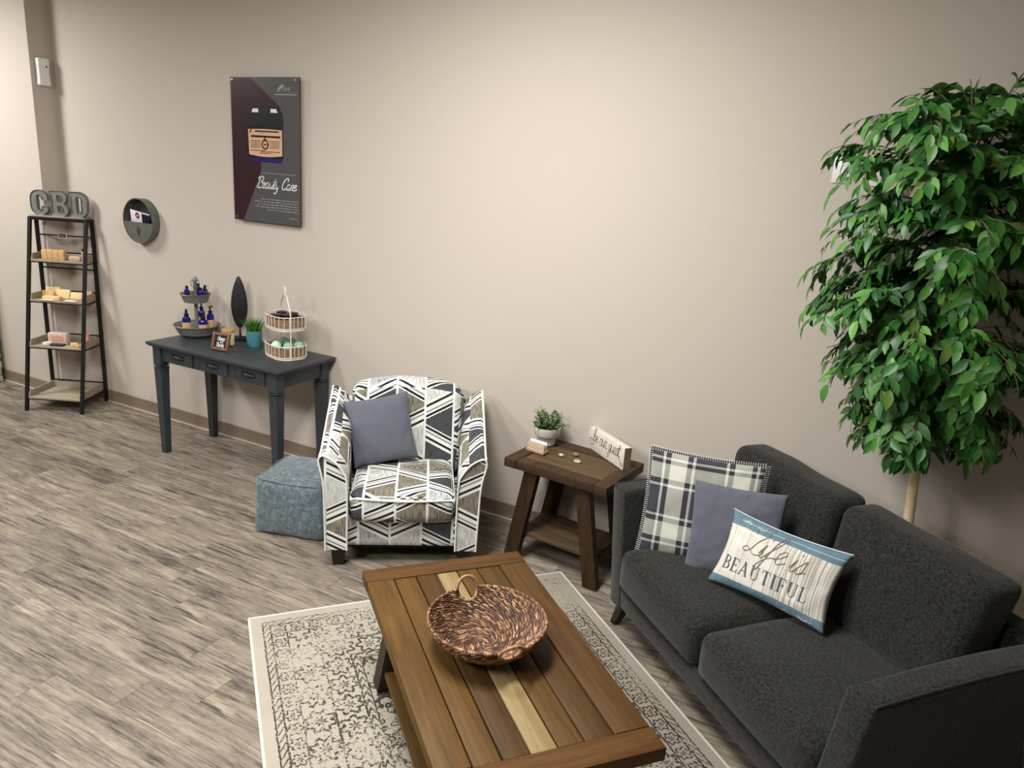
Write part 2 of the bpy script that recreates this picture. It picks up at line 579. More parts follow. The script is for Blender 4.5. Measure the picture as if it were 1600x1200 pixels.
def m_weave(name, col, col2, scale=420, rough=.95, sheen=.15):
    t = NT(name)
    o = t.obj()
    n = t.noise(t.scale(o, (1, .55, .8)), scale, 2, .7)
    m = t.noise(o, scale*.28, 3, .7)
    f = t.math('ADD', t.math('MULTIPLY', n, .55), t.math('MULTIPLY', m, .45))
    c = t.ramp(f, [(.40, lin(col2)), (.60, lin(col))])
    t.bump(f, .5, .003)
    return t.out(c, rough, spec=.15, sheen=sheen)
M['sofa'] = m_weave('sofa_fabric', (54, 54, 50), (8, 8, 7), 330)
M['pillow_grey'] = m_weave('pillow_satin', (100, 102, 113), (90, 92, 103), 500, .75, .15)
M['black_wood'] = plain('black_wood', (24, 20, 18), .4, var=.2)
M['dust_cover'] = plain('dust_cover', (12, 12, 12), 1)

def m_chair():
    t = NT('armchair_fabric')
    u, v, _ = t.sep(t.uv())
    W, P = .166, .40
    cu = t.math('DIVIDE', t.math('ADD', u, 10.025), W)
    col = t.math('FLOOR', cu)
    fu = t.math('FRACT', cu)
    par = t.math('MODULO', col, 2.0)
    fu2 = t.math('ADD', t.math('MULTIPLY', par, t.math('SUBTRACT', 1.0, fu)), t.math('MULTIPLY', t.math('SUBTRACT', 1.0, par), fu))
    ph = t.math('MULTIPLY', t.white(t.comb(col, 3.1, 0)), .45)
    p = t.math('ADD', t.math('ADD', t.math('DIVIDE', v, P), 20.0), ph)
    fr = t.math('FRACT', p)
    tri = t.math('SUBTRACT', 1.0, t.math('ABSOLUTE', t.math('SUBTRACT', t.math('MULTIPLY', fr, 2.0), 1.0)))
    d = t.math('SUBTRACT', fu2, t.math('SUBTRACT', t.math('MULTIPLY', tri, 2.4), .7))
    side = t.math('GREATER_THAN', d, 0.0)
    idn = t.math('ADD', t.math('FLOOR', t.math('ADD', p, t.math('MULTIPLY', side, .5))), t.math('MULTIPLY', side, 57.3))
    wn = t.white(t.comb(idn, col, 1.7))
    hatch = t.noise(t.scale(t.comb(u, v, 0), (420, 16, 1)), 1, 2, .5)
    hm = t.ramp(hatch, [(.44, 0), (.56, 1)])
    dark = t.mix(hm, lin(60, 61, 65), lin(80, 81, 86))
    taupe = t.mix(hm, lin(92, 86, 76), lin(152, 145, 131))
    light = t.mix(hm, lin(168, 168, 164), lin(220, 220, 216))
    ink = t.mix(t.ramp(hatch, [(.38, 0), (.46, 1)]), lin(30, 32, 36), lin(188, 192, 194))
    g = t.mix(t.math('GREATER_THAN', wn, .42), dark, taupe)
    g = t.mix(t.math('GREATER_THAN', wn, .62), g, light)
    g = t.mix(t.math('GREATER_THAN', wn, .84), g, ink)
    ad = t.math('ABSOLUTE', t.math('ADD', d, t.math('MULTIPLY', t.math('SUBTRACT', t.noise(t.scale(t.comb(u, v, 0), (90, 90, 1)), 1, 1), .5), .05)))
    dashes = t.math('GREATER_THAN', t.math('FRACT', t.math('MULTIPLY', u, 130.0)), .45)
    greyd = t.mix(dashes, lin(205, 203, 196), lin(60, 60, 62))
    wh = lin(226, 226, 222)
    bk = lin(38, 37, 38)
    sg = t.math('ADD', t.math('MULTIPLY', d, .50), .5)
    s1 = t.ramp(sg, [(0, wh), (.2, wh), (.255, bk), (.345, wh), (.42, lin(120, 118, 114)), (.47, wh), (.535, wh), (.60, bk), (.69, wh)], 'CONSTANT')
    inb = t.math('LESS_THAN', ad, .58)
    c = t.mix(inb, g, s1)
    dband = t.math('MULTIPLY', t.math('LESS_THAN', t.math('ABSOLUTE', t.math('SUBTRACT', sg, .44)), .03), inb)
    c = t.mix(dband, c, greyd)
    edge = t.math('ABSOLUTE', t.math('SUBTRACT', fu, .5))
    c = t.mix(t.math('GREATER_THAN', edge, .462), c, wh)
    n = t.noise(t.obj(), 600, 2, .6)
    c = t.mix(.2, c, t.mix(n, lin(20, 20, 20), wh), 'OVERLAY')
    t.bump(n, .3, .002)
    return t.out(c, .9, spec=.2)
M['chair'] = m_chair()
M['piping'] = plain('chair_piping', (222, 220, 212), .8)

def m_pouf():
    t = NT('pouf_velvet')
    n = t.noise(t.obj(), 32, 6, .75, .8)
    m = t.noise(t.scale(t.obj(), (1, 1, .5)), 60, 3, .6)
    f = t.math('ADD', t.math('MULTIPLY', n, .7), t.math('MULTIPLY', m, .3))
    c = t.ramp(f, [(.36, lin(60, 72, 78)), (.5, lin(86, 100, 106)), (.64, lin(124, 138, 145))])
    t.bump(n, .3, .01)
    return t.out(c, .6, spec=.3, sheen=.4)
M['pouf'] = m_pouf()

def m_rug():
    t = NT('rug_pattern')
    L, W = 2.30, 1.61
    o = t.obj()
    x, y, z = t.sep(o)
    jx = t.math('MULTIPLY', t.math('SUBTRACT', t.noise(o, 60, 2), .5), .012)
    dx = t.math('SUBTRACT', L/2, t.math('ABSOLUTE', x))
    dy = t.math('SUBTRACT', W/2, t.math('ABSOLUTE', y))
    d = t.math('ADD', t.math('MINIMUM', dx, dy), jx)
    horiz = t.math('LESS_THAN', dx, dy)      # nearer to a short end
    s = t.math('ADD', t.math('MULTIPLY', horiz, y), t.math('MULTIPLY', t.math('SUBTRACT', 1.0, horiz), x))
    def line(at, w):
        return t.math('LESS_THAN', t.math('ABSOLUTE', t.math('SUBTRACT', d, at)), w)
    def band(a, b):
        return t.math('MULTIPLY', t.math('GREATER_THAN', d, a), t.math('LESS_THAN', d, b))
    def rosette(cx, per, k, w1):
        # repeated flower along a band centred at depth cx
        fx = t.math('SUBTRACT', t.math('FRACT', t.math('DIVIDE', s, per)), .5)
        px = t.math('MULTIPLY', fx, per)
        py = t.math('SUBTRACT', d, cx)
        r = t.math('SQRT', t.math('ADD', t.math('MULTIPLY', px, px), t.math('MULTIPLY', py, py)))
        a = t.math('ARCTAN2', py, px)
        pet = t.math('COSINE', t.math('MULTIPLY', a, k))
        rr = t.math('DIVIDE', r, w1)
        m1 = t.math('GREATER_THAN', t.math('SINE', t.math('ADD', t.math('MULTIPLY', rr, 9.0), t.math('MULTIPLY', pet, 1.6))), .25)
        return t.math('MULTIPLY', m1, t.math('LESS_THAN', rr, 1.15))
    mk = line(.055, .0035)
    for at, w in ((.088, .004), (.155, .0035), (.28, .0045), (.40, .0045), (.435, .0035)):
        mk = t.math('MAXIMUM', mk, line(at, w))
    mk = t.math('MAXIMUM', mk, t.math('MULTIPLY', band(.060, .085), t.math('GREATER_THAN', t.math('SINE', t.math('ADD', t.math('MULTIPLY', s, 150.0), t.math('MULTIPLY', d, 260.0))), .7)))
    mk = t.math('MAXIMUM', mk, t.math('MULTIPLY', band(.092, .152), rosette(.122, .08, 6, .031)))
    mk = t.math('MAXIMUM', mk, t.math('MULTIPLY', band(.16, .275), rosette(.218, .15, 8, .060)))
    mk = t.math('MAXIMUM', mk, t.math('MULTIPLY', band(.285, .395), rosette(.340, .125, 7, .056)))
    mk = t.math('MAXIMUM', mk, t.math('MULTIPLY', band(.405, .430), t.math('GREATER_THAN', t.math('SINE', t.math('ADD', t.math('MULTIPLY', s, 130.0), t.math('MULTIPLY', t.math('SINE', t.math('MULTIPLY', d, 200.0)), 2.0))), .4)))
    # centre field of leafy scrolls
    wx = t.math('ADD', x, t.math('MULTIPLY', t.math('SUBTRACT', t.noise(o, 5, 3), .5), .12))
    wy = t.math('ADD', y, t.math('MULTIPLY', t.math('SUBTRACT', t.noise(t.vmath('ADD', o, (5, 3, 1)), 5, 3), .5), .12))
    sc = t.math('ADD', t.math('SINE', t.math('MULTIPLY', wx, 24.0)), t.math('SINE', t.math('MULTIPLY', wy, 24.0)))
    scroll = t.math('LESS_THAN', t.math('ABSOLUTE', sc), .17)
    vor = t.voronoi(t.comb(wx, wy, 0), 26, 'F1')
    leafy = t.math('LESS_THAN', t.math('ABSOLUTE', t.math('SUBTRACT', vor, .38)), .09)
    field = t.math('MULTIPLY', t.math('GREATER_THAN', d, .435), t.math('MAXIMUM', scroll, leafy))
    mk = t.math('MAXIMUM', mk, field)
    # scattered flecks inside every band
    fl = t.math('GREATER_THAN', t.noise(t.scale(o, (95, 80, 1)), 1, 3, .7), .60)
    mk = t.math('MAXIMUM', mk, t.math('MULTIPLY', fl, t.math('GREATER_THAN', d, .07)))
    # worn away patches
    wear = t.noise(t.vmath('ADD', o, (3, 8, 0)), 2.2, 4, .6)
    thr = t.noise(t.scale(o, (110, 60, 1)), 1, 3, .75)
    endfade = t.ramp(dx, [(.02, 0), (.5, .2)])
    w2 = t.math('ADD', t.math('ADD', wear, t.math('MULTIPLY', endfade, .8)), t.math('MULTIPLY', t.math('SUBTRACT', thr, .5), 1.45))
    keep = t.ramp(w2, [(.51, 0), (.59, 1)])
    dark = t.math('MULTIPLY', mk, keep)
    base = t.mix(t.noise(o, 3, 3, .6), lin(158, 151, 137), lin(180, 173, 157))
    base = t.mix(t.math('MULTIPLY', t.noise(t.scale(o, (200, 200, 1)), 1, 2), .25), base, lin(140, 132, 120))
    c = t.mix(t.math('MULTIPLY', dark, .94), base, lin(50, 44, 39))
    t.bump(t.noise(o, 500, 2, .6), .35, .003)
    return t.out(c, .95, spec=.1)
M['rug'] = m_rug()
M['rug_edge'] = plain('rug_binding', (206, 199, 186), .9, scale=200)

W3 = dict(stretch=16, scale=2.4)
M['ct_olive'] = wood('table_wood_olive', (108, 79, 36), (70, 48, 19), saw=True, vary=.08, **W3)
M['ct_brown'] = wood('table_wood_brown', (94, 66, 32), (58, 40, 18), saw=True, vary=.08, **W3)
M['ct_light'] = wood('table_wood_pale', (158, 138, 98), (124, 104, 68), saw=True, vary=.04, **W3)
M['ct_frame'] = wood('table_wood_rail', (98, 67, 33), (64, 43, 20), saw=True, vary=.06, **W3)
M['ct_frame_y'] = wood('table_wood_end', (102, 69, 33), (66, 43, 20), axis='Y', saw=True, vary=.05, **W3)
M['ct_dark'] = wood('table_wood_dark', (70, 52, 38), (46, 34, 26), axis='Z', vary=.1, stretch=12, scale=2.4)
M['st_top'] = wood('side_table_wood', (106, 85, 60), (66, 50, 34), vary=.12, **W3)
M['st_end'] = wood('side_table_wood_end', (78, 57, 39), (48, 34, 23), axis='Y', vary=.1, **W3)
M['st_leg'] = wood('side_table_leg_wood', (70, 49, 29), (38, 27, 16), axis='Z', vary=.08, stretch=12, scale=2.4)

M['slate'] = plain('console_paint', (49, 54, 59), .42, var=.10, scale=14, bump=.05)
M['slate_dk'] = plain('console_pull_iron', (26, 27, 29), .5, .3)
M['black_metal'] = plain('black_metal', (28, 23, 21), .5, .4)
M['shelf_wood'] = wood('shelf_wood_grey', (176, 163, 144), (136, 124, 108), vary=.06, stretch=12, scale=3)
M['galv'] = plain('galvanized_metal', (126, 129, 124), .5, .2, var=.22, scale=38)
M['galv_tin'] = plain('weathered_tin', (102, 103, 92), .5, .2, var=.22, scale=30)
M['plate_grey'] = plain('plate_grey', (176, 172, 166), .5)
M['galv_rim'] = plain('galvanized_rim', (98, 95, 90), .45, .3, var=.2, scale=50)
M['galv_dk'] = plain('galvanized_inside', (58, 60, 56), .6, .2, var=.2, scale=30)
M['copper_rim'] = plain('rust_rim', (134, 112, 88), .45, .5, var=.15)
M['white_plastic'] = plain('white_plastic', (232, 230, 226), .35, var=.02)
M['offwhite'] = plain('white_ceramic', (214, 212, 204), .3, var=.03)
M['dark_hole'] = plain('dark_lens', (40, 34, 40), .3)
M['chrome'] = plain('chrome_cap', (210, 210, 212), .2, 1, var=.02)
M['cobalt'] = plain('cobalt_glass', (22, 20, 110), .08, var=.05, spec=.8)
M['black_plastic'] = plain('black_plastic', (16, 16, 19), .35, var=.1)
M['kraft'] = plain('kraft_label', (206, 166, 132), .7, var=.06)
M['kraft_ink'] = plain('label_ink', (92, 60, 48), .8)
M['ink'] = plain('dark_ink', (46, 48, 52), .8)
M['ink_white'] = plain('chalk_white', (232, 230, 228), .8, var=.02)
M['frame_wood'] = plain('frame_wood', (112, 82, 62), .6, var=.25, scale=60)
M['chalkboard'] = plain('chalkboard', (22, 20, 22), .7)
M['cream_wax'] = plain('candle_wax_glass', (212, 202, 150), .2, var=.03, spec=.6)
M['lid_wood'] = plain('candle_lid_wood', (176, 138, 90), .6, var=.15, scale=60)
M['teal'] = plain('teal_glaze', (74, 132, 142), .45, var=.06)
M['black_carved'] = plain('black_carved_wood', (18, 17, 16), .55, var=.3, scale=60, bump=.2)
M['wire_white'] = plain('white_wire', (222, 214, 200), .5, var=.05)
M['burlap'] = m_weave('burlap_liner', (156, 128, 98), (104, 82, 62), 160)
M['mint'] = plain('mint_bath_ball', (150, 180, 160), .7, var=.18, scale=40)
M['mint_pale'] = plain('pale_mint_bath_ball', (196, 232, 204), .7, var=.06, scale=40)
M['grey_green'] = plain('grey_green_bath_ball', (118, 134, 124), .7, var=.2, scale=40)
M['plum'] = plain('plum_wax', (40, 26, 34), .3, var=.2, scale=30)
M['soap_tan'] = plain('tan_pack', (210, 168, 112), .6, var=.12, scale=40)
M['soap_yellow'] = plain('yellow_pack', (224, 198, 142), .6, var=.08, scale=40)
M['soap_pink'] = plain('pink_pack', (206, 152, 132), .5, var=.15, scale=40)
M['soap_red'] = plain('red_pack', (196, 104, 98), .5, var=.2, scale=40)
M['pack_clear'] = plain('clear_pack', (206, 186, 168), .25, var=.1, scale=30)
M['card_white'] = plain('white_card', (226, 222, 226), .5, var=.02)
M['card_dark'] = plain('navy_card', (34, 26, 44), .4)
M['maroon'] = plain('maroon_print', (84, 26, 36), .5)
M['whitewash'] = plain('whitewashed_wood', (216, 206, 194), .7, var=.07, scale=24)
M['sign_end'] = plain('sign_end_grain', (132, 116, 98), .7, var=.1, scale=40)
M['light_wood'] = plain('light_wood', (182, 150, 120), .6, var=.1, scale=50)
M['card_tan'] = plain('tan_card', (188, 164, 142), .6, var=.06)
M['soil'] = plain('soil', (44, 34, 26), 1, var=.3)
M['stone'] = plain('ledger_stone', (178, 168, 154), .9, var=.28, scale=16, bump=.6, rnd_obj=.18)
M['stone_dk'] = plain('stone_backing', (70, 64, 58), 1)
M['pebble'] = plain('pebble', (190, 182, 160), .5, var=.1)
M['pebble_grey'] = plain('grey_pebble', (118, 112, 98), .5, var=.2)
M['trim_paint'] = plain('trim_paint', (190, 178, 164), .5, var=.03)

def m_leaf(name, c1, c2, c3, island=True, vein=True, rough=.42):
    t = NT(name)
    r = t.math('FRACT', t.math('ADD', t.math('MULTIPLY', t.rand(), 7.31), t.island()))
    c = t.ramp(r, [(0, lin(c1)), (.45, lin(c2)), (.8, lin(c3)), (.93, lin(tuple(min(255, k*1.2) for k in c3))), (1, lin((c3[0]*1.2, c3[1]*.82, c3[2]*.8)))])
    n = t.noise(t.obj(), 70, 2)
    c = t.mix(t.math('MULTIPLY', n, .25), c, lin(c1))
    m = t.out(c, rough, spec=.45)
    tr = t.n('ShaderNodeBsdfTranslucent'); t.set(tr.inputs[0], c)
    mx = t.n('ShaderNodeMixShader'); mx.inputs[0].default_value = .22
    t.t.links.new(t.b.outputs[0], mx.inputs[1]); t.t.links.new(tr.outputs[0], mx.inputs[2])
    t.t.links.new(mx.outputs[0], t.t.nodes['Material Output'].inputs[0])
    return m
M['leaf'] = m_leaf('ficus_leaf', (34, 84, 32), (56, 116, 46), (92, 144, 66))
M['grass_blade'] = m_leaf('grass_blade', (40, 84, 28), (74, 122, 44), (120, 158, 66))
M['herb'] = m_leaf('small_plant_leaf', (34, 66, 34), (66, 104, 54), (128, 156, 92))
def m_bark():
    t = NT('birch_bark')
    o = t.obj()
    n = t.noise(t.scale(o, (18, 18, 60)), 1, 3, .6)
    k = t.ramp(t.noise(t.scale(o, (14, 14, 11)), 1, 2), [(.64, 0), (.70, 1)])
    c = t.mix(n, lin(196, 168, 126), lin(226, 206, 168))
    c = t.mix(k, c, lin(84, 58, 36))
    t.bump(n, .3, .003)
    return t.out(c, .7)
M['bark'] = m_bark()
M['twig'] = plain('twig_bark', (92, 84, 62), .8)

def m_weavebowl():
    t = NT('seagrass_weave')
    r = t.island()
    c = t.ramp(r, [(0, lin(66, 44, 30)), (.35, lin(108, 74, 50)), (.65, lin(150, 108, 76)), (.9, lin(188, 146, 108)), (1, lin(206, 172, 134))])
    n = t.noise(t.obj(), 120, 2, .6)
    c = t.mix(t.math('MULTIPLY', n, .5), c, lin(78, 46, 30))
    return t.out(c, .55, spec=.4)
M['seagrass'] = m_weavebowl()
M['seagrass_dk'] = plain('seagrass_core', (52, 32, 22), .8, var=.3)
M['seagrass_rim'] = plain('seagrass_rim', (162, 122, 86), .6, var=.3, scale=90)

def m_plaid():
    t = NT('plaid_wool')
    u, v, _ = t.sep(t.uv())
    def sett(w):
        # returns lightness from sett stripes: 0 dark, 1 white
        return t.ramp(w, [(0, lin(68, 70, 76)), (.115, lin(224, 224, 220)), (.14, lin(56, 56, 60)), (.185, lin(222, 220, 206)), (.335, lin(56, 56, 60)), (.38, lin(220, 220, 214)), (.405, lin(68, 70, 76)), (.665, lin(222, 222, 214)), (.69, lin(56, 56, 60)), (.735, lin(222, 220, 206)), (.88, lin(56, 56, 60)), (.92, lin(222, 222, 214)), (.945, lin(68, 70, 76))], 'CONSTANT')
    a = sett(u); b = sett(v)
    fr = t.math('GREATER_THAN', t.math('FRACT', t.math('MULTIPLY', t.math('ADD', u, v), 90.0)), .5)
    c = t.mix(.5, a, b)
    c = t.mix(t.math('MULTIPLY', fr, .12), c, a)
    n = t.noise(t.obj(), 300, 2, .6)
    c = t.mix(t.math('MULTIPLY', n, .2), c, lin(60, 60, 64))
    t.bump(n, .4, .002)
    return t.out(c, .95, spec=.1)
M['plaid'] = m_plaid()
def m_life():
    t = NT('printed_canvas')
    u, v, _ = t.sep(t.uv())
    ln = t.noise(t.comb(t.math('MULTIPLY', u, 46.0), t.math('MULTIPLY', v, .4), 0), 1, 2, .7)
    st = t.ramp(ln, [(.49, 0), (.54, 1)])
    den = t.ramp(u, [(.40, .10), (.60, .55)])
    c = t.mix(t.noise(t.uv(), 6, 3), lin(224, 222, 212), lin(198, 192, 178))
    c = t.mix(t.math('MULTIPLY', st, den), c, lin(112, 104, 94))
    pl = t.math('LESS_THAN', t.math('ABSOLUTE', t.math('SUBTRACT', t.math('FRACT', t.math('MULTIPLY', u, 6.3)), .5)), .014)
    c = t.mix(t.math('MULTIPLY', pl, .75), c, lin(96, 90, 84))
    blue = t.mix(t.noise(t.scale(t.uv(), (30, 6, 1)), 1, 3, .6), lin(70, 97, 111), lin(118, 143, 153))
    vv = t.math('ADD', v, t.math('MULTIPLY', t.math('SUBTRACT', t.noise(t.uv(), 4, 2), .5), .05))
    band = t.math('MAXIMUM', t.math('GREATER_THAN', vv, .825), t.math('LESS_THAN', vv, .125))
    c = t.mix(band, c, blue)
    wl = t.math('LESS_THAN', t.math('ABSOLUTE', t.math('SUBTRACT', vv, .90)), .006)
    c = t.mix(t.math('MULTIPLY', t.math('MULTIPLY', wl, .5), t.math('GREATER_THAN', u, .4)), c, lin(196, 214, 220))
    t.bump(t.noise(t.obj(), 400, 2), .25, .002)
    return t.out(c, .85, spec=.2)
M['life'] = m_life()
M['life_piping'] = plain('pale_piping', (206, 216, 222), .7)
M['ink_soft'] = plain('soft_grey_ink', (112, 106, 98), .8)
M['ink_blue'] = plain('slate_blue_ink', (70, 84, 94), .8)
M['wool_dark'] = plain('dark_wool', (58, 58, 62), 1)
M['poster_grey'] = plain('poster_print_grey', (82, 80, 81), .28, var=.03)
M['poster_maroon'] = plain('poster_print_maroon', (56, 32, 38), .28, var=.06, scale=6)
M['poster_white'] = plain('poster_print_white', (226, 224, 224), .35, var=.02)
M['poster_dim'] = plain('poster_print_faint', (150, 148, 148), .35, var=.02)
M['poster_edge'] = plain('poster_board_edge', (70, 52, 44), .3)
M['jar_black'] = plain('jar_print_black', (26, 27, 27), .3, var=.05)
M['jar_lid'] = plain('jar_print_lid', (32, 33, 33), .3, var=.05)
M['jar_blue'] = plain('jar_print_blue', (44, 32, 92), .3, var=.1)

# ------------------------------------------------------------------ structure
def slab(name, c, s, mat):
    o = MB().box((0, 0, 0), s).build(name, mat, smooth=0, loc=c)
    return struct(o)
floor = slab('floor', (-3.5, -3.5, -.056), (13, 7.4, .10), M['subfloor'])
# vinyl planks, each a piece of its own, running along the wall
PW, PL = .18, 1.22
pb = MB().box((0, 0, 0), (PL-.0012, PW-.0010, .006), .0006, seg=1)
plank0 = pb.build('plank', M['floor'], floor, smooth=0)
n_pl = 0
_first = True
prng = random.Random(11)
row = 0
y = -PW/2
rest = MB()
rvs, rfs = bevel_box(PL-.0012, PW-.0010, .006, .0006, 1)
while y > -4.6:
    x = -8.6+prng.random()*PL
    while x < 1.6:
        cx, cy = x+PL/2, y
        # in view when the centre or an end projects inside a generous frame
        vis = False
        for ex in (x, cx, x+PL):
            d = Vector((ex, cy, 0))-Vector((0, -3.84676, 2.085))
            zc = -d.dot(Vector(_R[2]))
            if zc > .2:
                px = 800+1167.2*d.dot(Vector(_R[0]))/zc
                py = 600-1167.2*d.dot(Vector(_R[1]))/zc
                if -700 < px < 2300 and py < 1900: vis = True
        if vis and n_pl < 296:
            if _first: o = plank0; _first = False
            else:
                o = plank0.copy(); COL.objects.link(o)
            o.location = (cx+3.5, cy+3.5, .056-.003)
            n_pl += 1
        elif -8.6 < cx < 1.9:
            rest.add(rvs, rfs, 0, Matrix.Translation((cx+3.5, cy+3.5, .056-.003)))
        x += PL
    y -= PW
    row += 1
stuff(rest.build('planks', M['floor'], floor, smooth=0))

XL, YL = -6.085, -.175
slab('wall_back', (-3.3, .06, 1.70), (8.2, .12, 3.42), M['wall'])
slab('wall_left', (XL-1.75, YL/2+.06, 1.70), (3.5, -YL+.12, 3.42), M['wall'])
slab('wall_right', (3.0, -3.5, 1.70), (.12, 7.4, 3.42), M['wall'])
slab('ceiling', (-3.5, -3.5, CEIL+.06), (13, 7.4, .12), M['ceiling'])
slab('trim_1', (.795, .05, 1.1), (.085, .145, 2.2), M['trim_paint'])
slab('door_1', (1.25, .07, 1.08), (.83, .08, 2.16), M['trim_paint'])

def baseboard(name, x0, x1, face_y, h=.1016):
    """cove base: a flat strip with a small toe that flares onto the floor"""
    b = MB()
    prof = [(0, 0), (-.013, 0), (-.011, .006), (-.006, .016), (-.0045, .03), (-.0045, h-.004), (-.002, h), (0, h)]
    b.frustum([(x0, face_y+p, q) for p, q in prof], [(x1, face_y+p, q) for p, q in prof])
    o = struct(b.build(name, M['base'], smooth=30))
    t = MB().box(((x0+x1)/2, face_y-.0125, .0035), (x1-x0, .009, .007), .002).build('toe_strip', M['toe'], o, smooth=0)
    return o
baseboard('baseboard_back', XL, .752, 0)
baseboard('baseboard_left', XL-2.6, XL+.004, YL)
b = MB().box((XL+.0025, YL/2-.002, .0508), (.005, -YL-.004, .1016), .001)
struct(b.build('baseboard_return', M['base'], smooth=0))

# ------------------------------------------------------------------ wall pieces
# motion sensor on the side of the jog
sn = thing('motion_sensor', 'white motion sensor box on the narrow side of the wall jog', 'sensor', (XL, -.095, 2.585))
v, f = rbox(.05, .095, .20, .016, 6, deform=lambda p, u: (p.x*(1-.22*(.5-.5*math.cos(PI*(u.z*.5+.5)*2)) if p.x > 0 else 1), p.y*(1-.10*(1-u.z*u.z)), p.z))
MB().add(v, f).build('housing', M['white_plastic'], sn, loc=(.0252, 0, 0))
MB().ball((0, 0, 0), .008, 10, 6, sc=(.5, 1, 1.4)).build('lens', M['dark_hole'], sn, loc=(.0445, .016, .04))
MB().ball((0, 0, 0), .006, 10, 6, sc=(.5, 1, 1)).build('indicator', M['dark_hole'], sn, loc=(.0445, .016, -.05))

# wall plates
def plate(label, x, z, w, h, toggle=True):
    p = thing('wall_plate', label, 'wall plate', (x, 0, z), group='white wall plates')
    MB().box((0, -.0035, 0), (w, .007, h), .003).build('plate', M['white_plastic'], p)
    if toggle:
        MB().box((0, -.008, 0), (w*.46, .005, h*.56), .002).build('insert', M['white_plastic'], p)
    for s in (-1, 1):
        MB().lathe([(.003, 0), (.003, .0015), (.002, .002)], 8).build('screw', M['offwhite'], p, loc=(0, -.007, s*h*.40), rot=(PI/2, 0, 0))
    return p
plate('white wall plate left of the ficus, one leaf tip across it', -.315, 2.203, .082, .128)
plate('white wall plate half hidden behind the upper ficus leaves', -.165, 2.197, .082, .125)
plate('white outlet plate low on the wall just above the sofa back', .327, .455, .075, .118)

# poster
px0, px1, pz0, pz1 = -4.144, -3.543, 1.651, 2.571
PWd, PH = px1-px0, pz1-pz0
ps = thing('poster', 'tall grey and maroon Beauty Care poster with a jar on it', 'poster', (px0, -.03, pz0))
MB().box((PWd/2, 0, PH/2), (PWd, .012, PH), .0015).build('board', [M['poster_edge']], ps)
def flat(pts, off):
    return [(x*PWd, -.0061-off, z*PH) for x, z in pts]
b = MB(); b.add(flat([(.004, .003), (.996, .003), (.996, .997), (.004, .997)], .0002), [[0, 1, 2, 3]])
b.build('print_background', M['poster_grey'], ps, smooth=0)
b = MB(); b.add(flat([(.004, .003), (.145, .003), (.43, .36), (.43, .6), (.73, .62), (.735, .80), (.30, .997), (.004, .997)], .0004), [[0, 1, 2, 3, 4, 5, 6, 7]])
b.build('print_maroon_panel', M['poster_maroon'], ps, smooth=0)
def rr(x0, x1, z0, z1, r, n=6):
    ar = PWd/PH
    pts = []
    for cx, cz, a0 in ((x1-r, z1-r*ar, 0), (x0+r, z1-r*ar, 90), (x0+r, z0+r*ar, 180), (x1-r, z0+r*ar, 270)):
        for k in range(n+1):
            a = RAD(a0+90*k/n)
            pts.append((cx+r*math.cos(a), cz+r*ar*math.sin(a)))
    return pts
def poly(name, pts, off, mat):
    b = MB(); b.add(flat(pts, off), [list(range(len(pts)))])
    return b.build(name, mat, ps, smooth=0)
poly('print_jar_base', rr(.245, .755, .425, .56, .05), .0006, M['jar_blue'])
poly('print_jar_body', rr(.235, .765, .455, .69, .03), .0008, M['jar_black'])
poly('print_jar_lid', [(.242, .675), (.768, .675), (.768, .735)]+[(.505+.263*math.cos(RAD(a))**.6 if a < 90 else .505-.263*abs(math.cos(RAD(a)))**.6, .735+.072*math.sin(RAD(a))) for a in range(6, 177, 6)]+[(.242, .735)], .0010, M['jar_lid'])
lab = [(.25+.5*k/10, .655+.004*math.cos(PI*(k/10-.5))-.006) for k in range(11)] + [(.75-.49*k/10, .475-.012*math.sin(PI*k/10)) for k in range(11)]
poly('print_jar_label', lab, .0012, M['kraft'])
gl = MB()
for cx in (.36, .64):
    s = -1 if cx < .5 else 1
    gl.add(flat([(cx-.05, .765), (cx+.05, .765), (cx+.05*(1 if s < 0 else .6), .79), (cx-.05*(.6 if s < 0 else 1), .79)], .0013), [[0, 1, 2, 3]])
gl.build('print_lid_gloss', M['poster_white'], ps, smooth=0)
fnp = lambda off: (lambda x, z: (x, -.0061-off, z))
b = MB()
# unreadable print on the label: rows of small dashes, and a round emblem
for (z, x0, x1) in ((.637, .36, .70), (.602, .30, .72), (.570, .29, .43), (.556, .29, .43), (.542, .29, .43), (.528, .29, .43), (.570, .57, .71), (.556, .58, .71), (.542, .58, .71), (.528, .57, .71), (.505, .29, .5), (.499, .45, .71), (.488, .42, .58)):
    x = x0
    while x < x1:
        w = .012+.018*rnd.random()
        ribbons(b, [[(x*PWd, z*PH), (min(x+w, x1)*PWd, z*PH)]], .0055 if z not in (.602, .637) else (.013 if z < .62 else .010), fnp(.0015))
        x += w+.012
ribbons(b, [[(.5*PWd+.026*math.cos(2*PI*k/16), .548*PH+.028*math.sin(2*PI*k/16)) for k in range(17)]], .014, fnp(.0015))
ribbons(b, [[(.278*PWd, .628*PH), (.30*PWd, .645*PH)], [(.5*PWd-.008, .548*PH), (.5*PWd+.008, .548*PH)], [(.5*PWd, .575*PH), (.5*PWd, .595*PH)]], .010, fnp(.0015))
stuff(b.build('print_label_text', M['kraft_ink'], ps, smooth=0))
b = MB()
st, w = script_strokes('Beauty Care', 0, 0, 1, .32, .92)
k = .348/w
st, w = script_strokes('Beauty Care', .36*PWd, .245*PH, k, .32, .92)
st = [[(x, z*1.0+(z-.245*PH)*(-.12)) for x, z in s] for s in st]
ribbons(b, st, .0066, fnp(.0009))
b.build('lettering', M['poster_white'], ps, smooth=0)
b = MB()
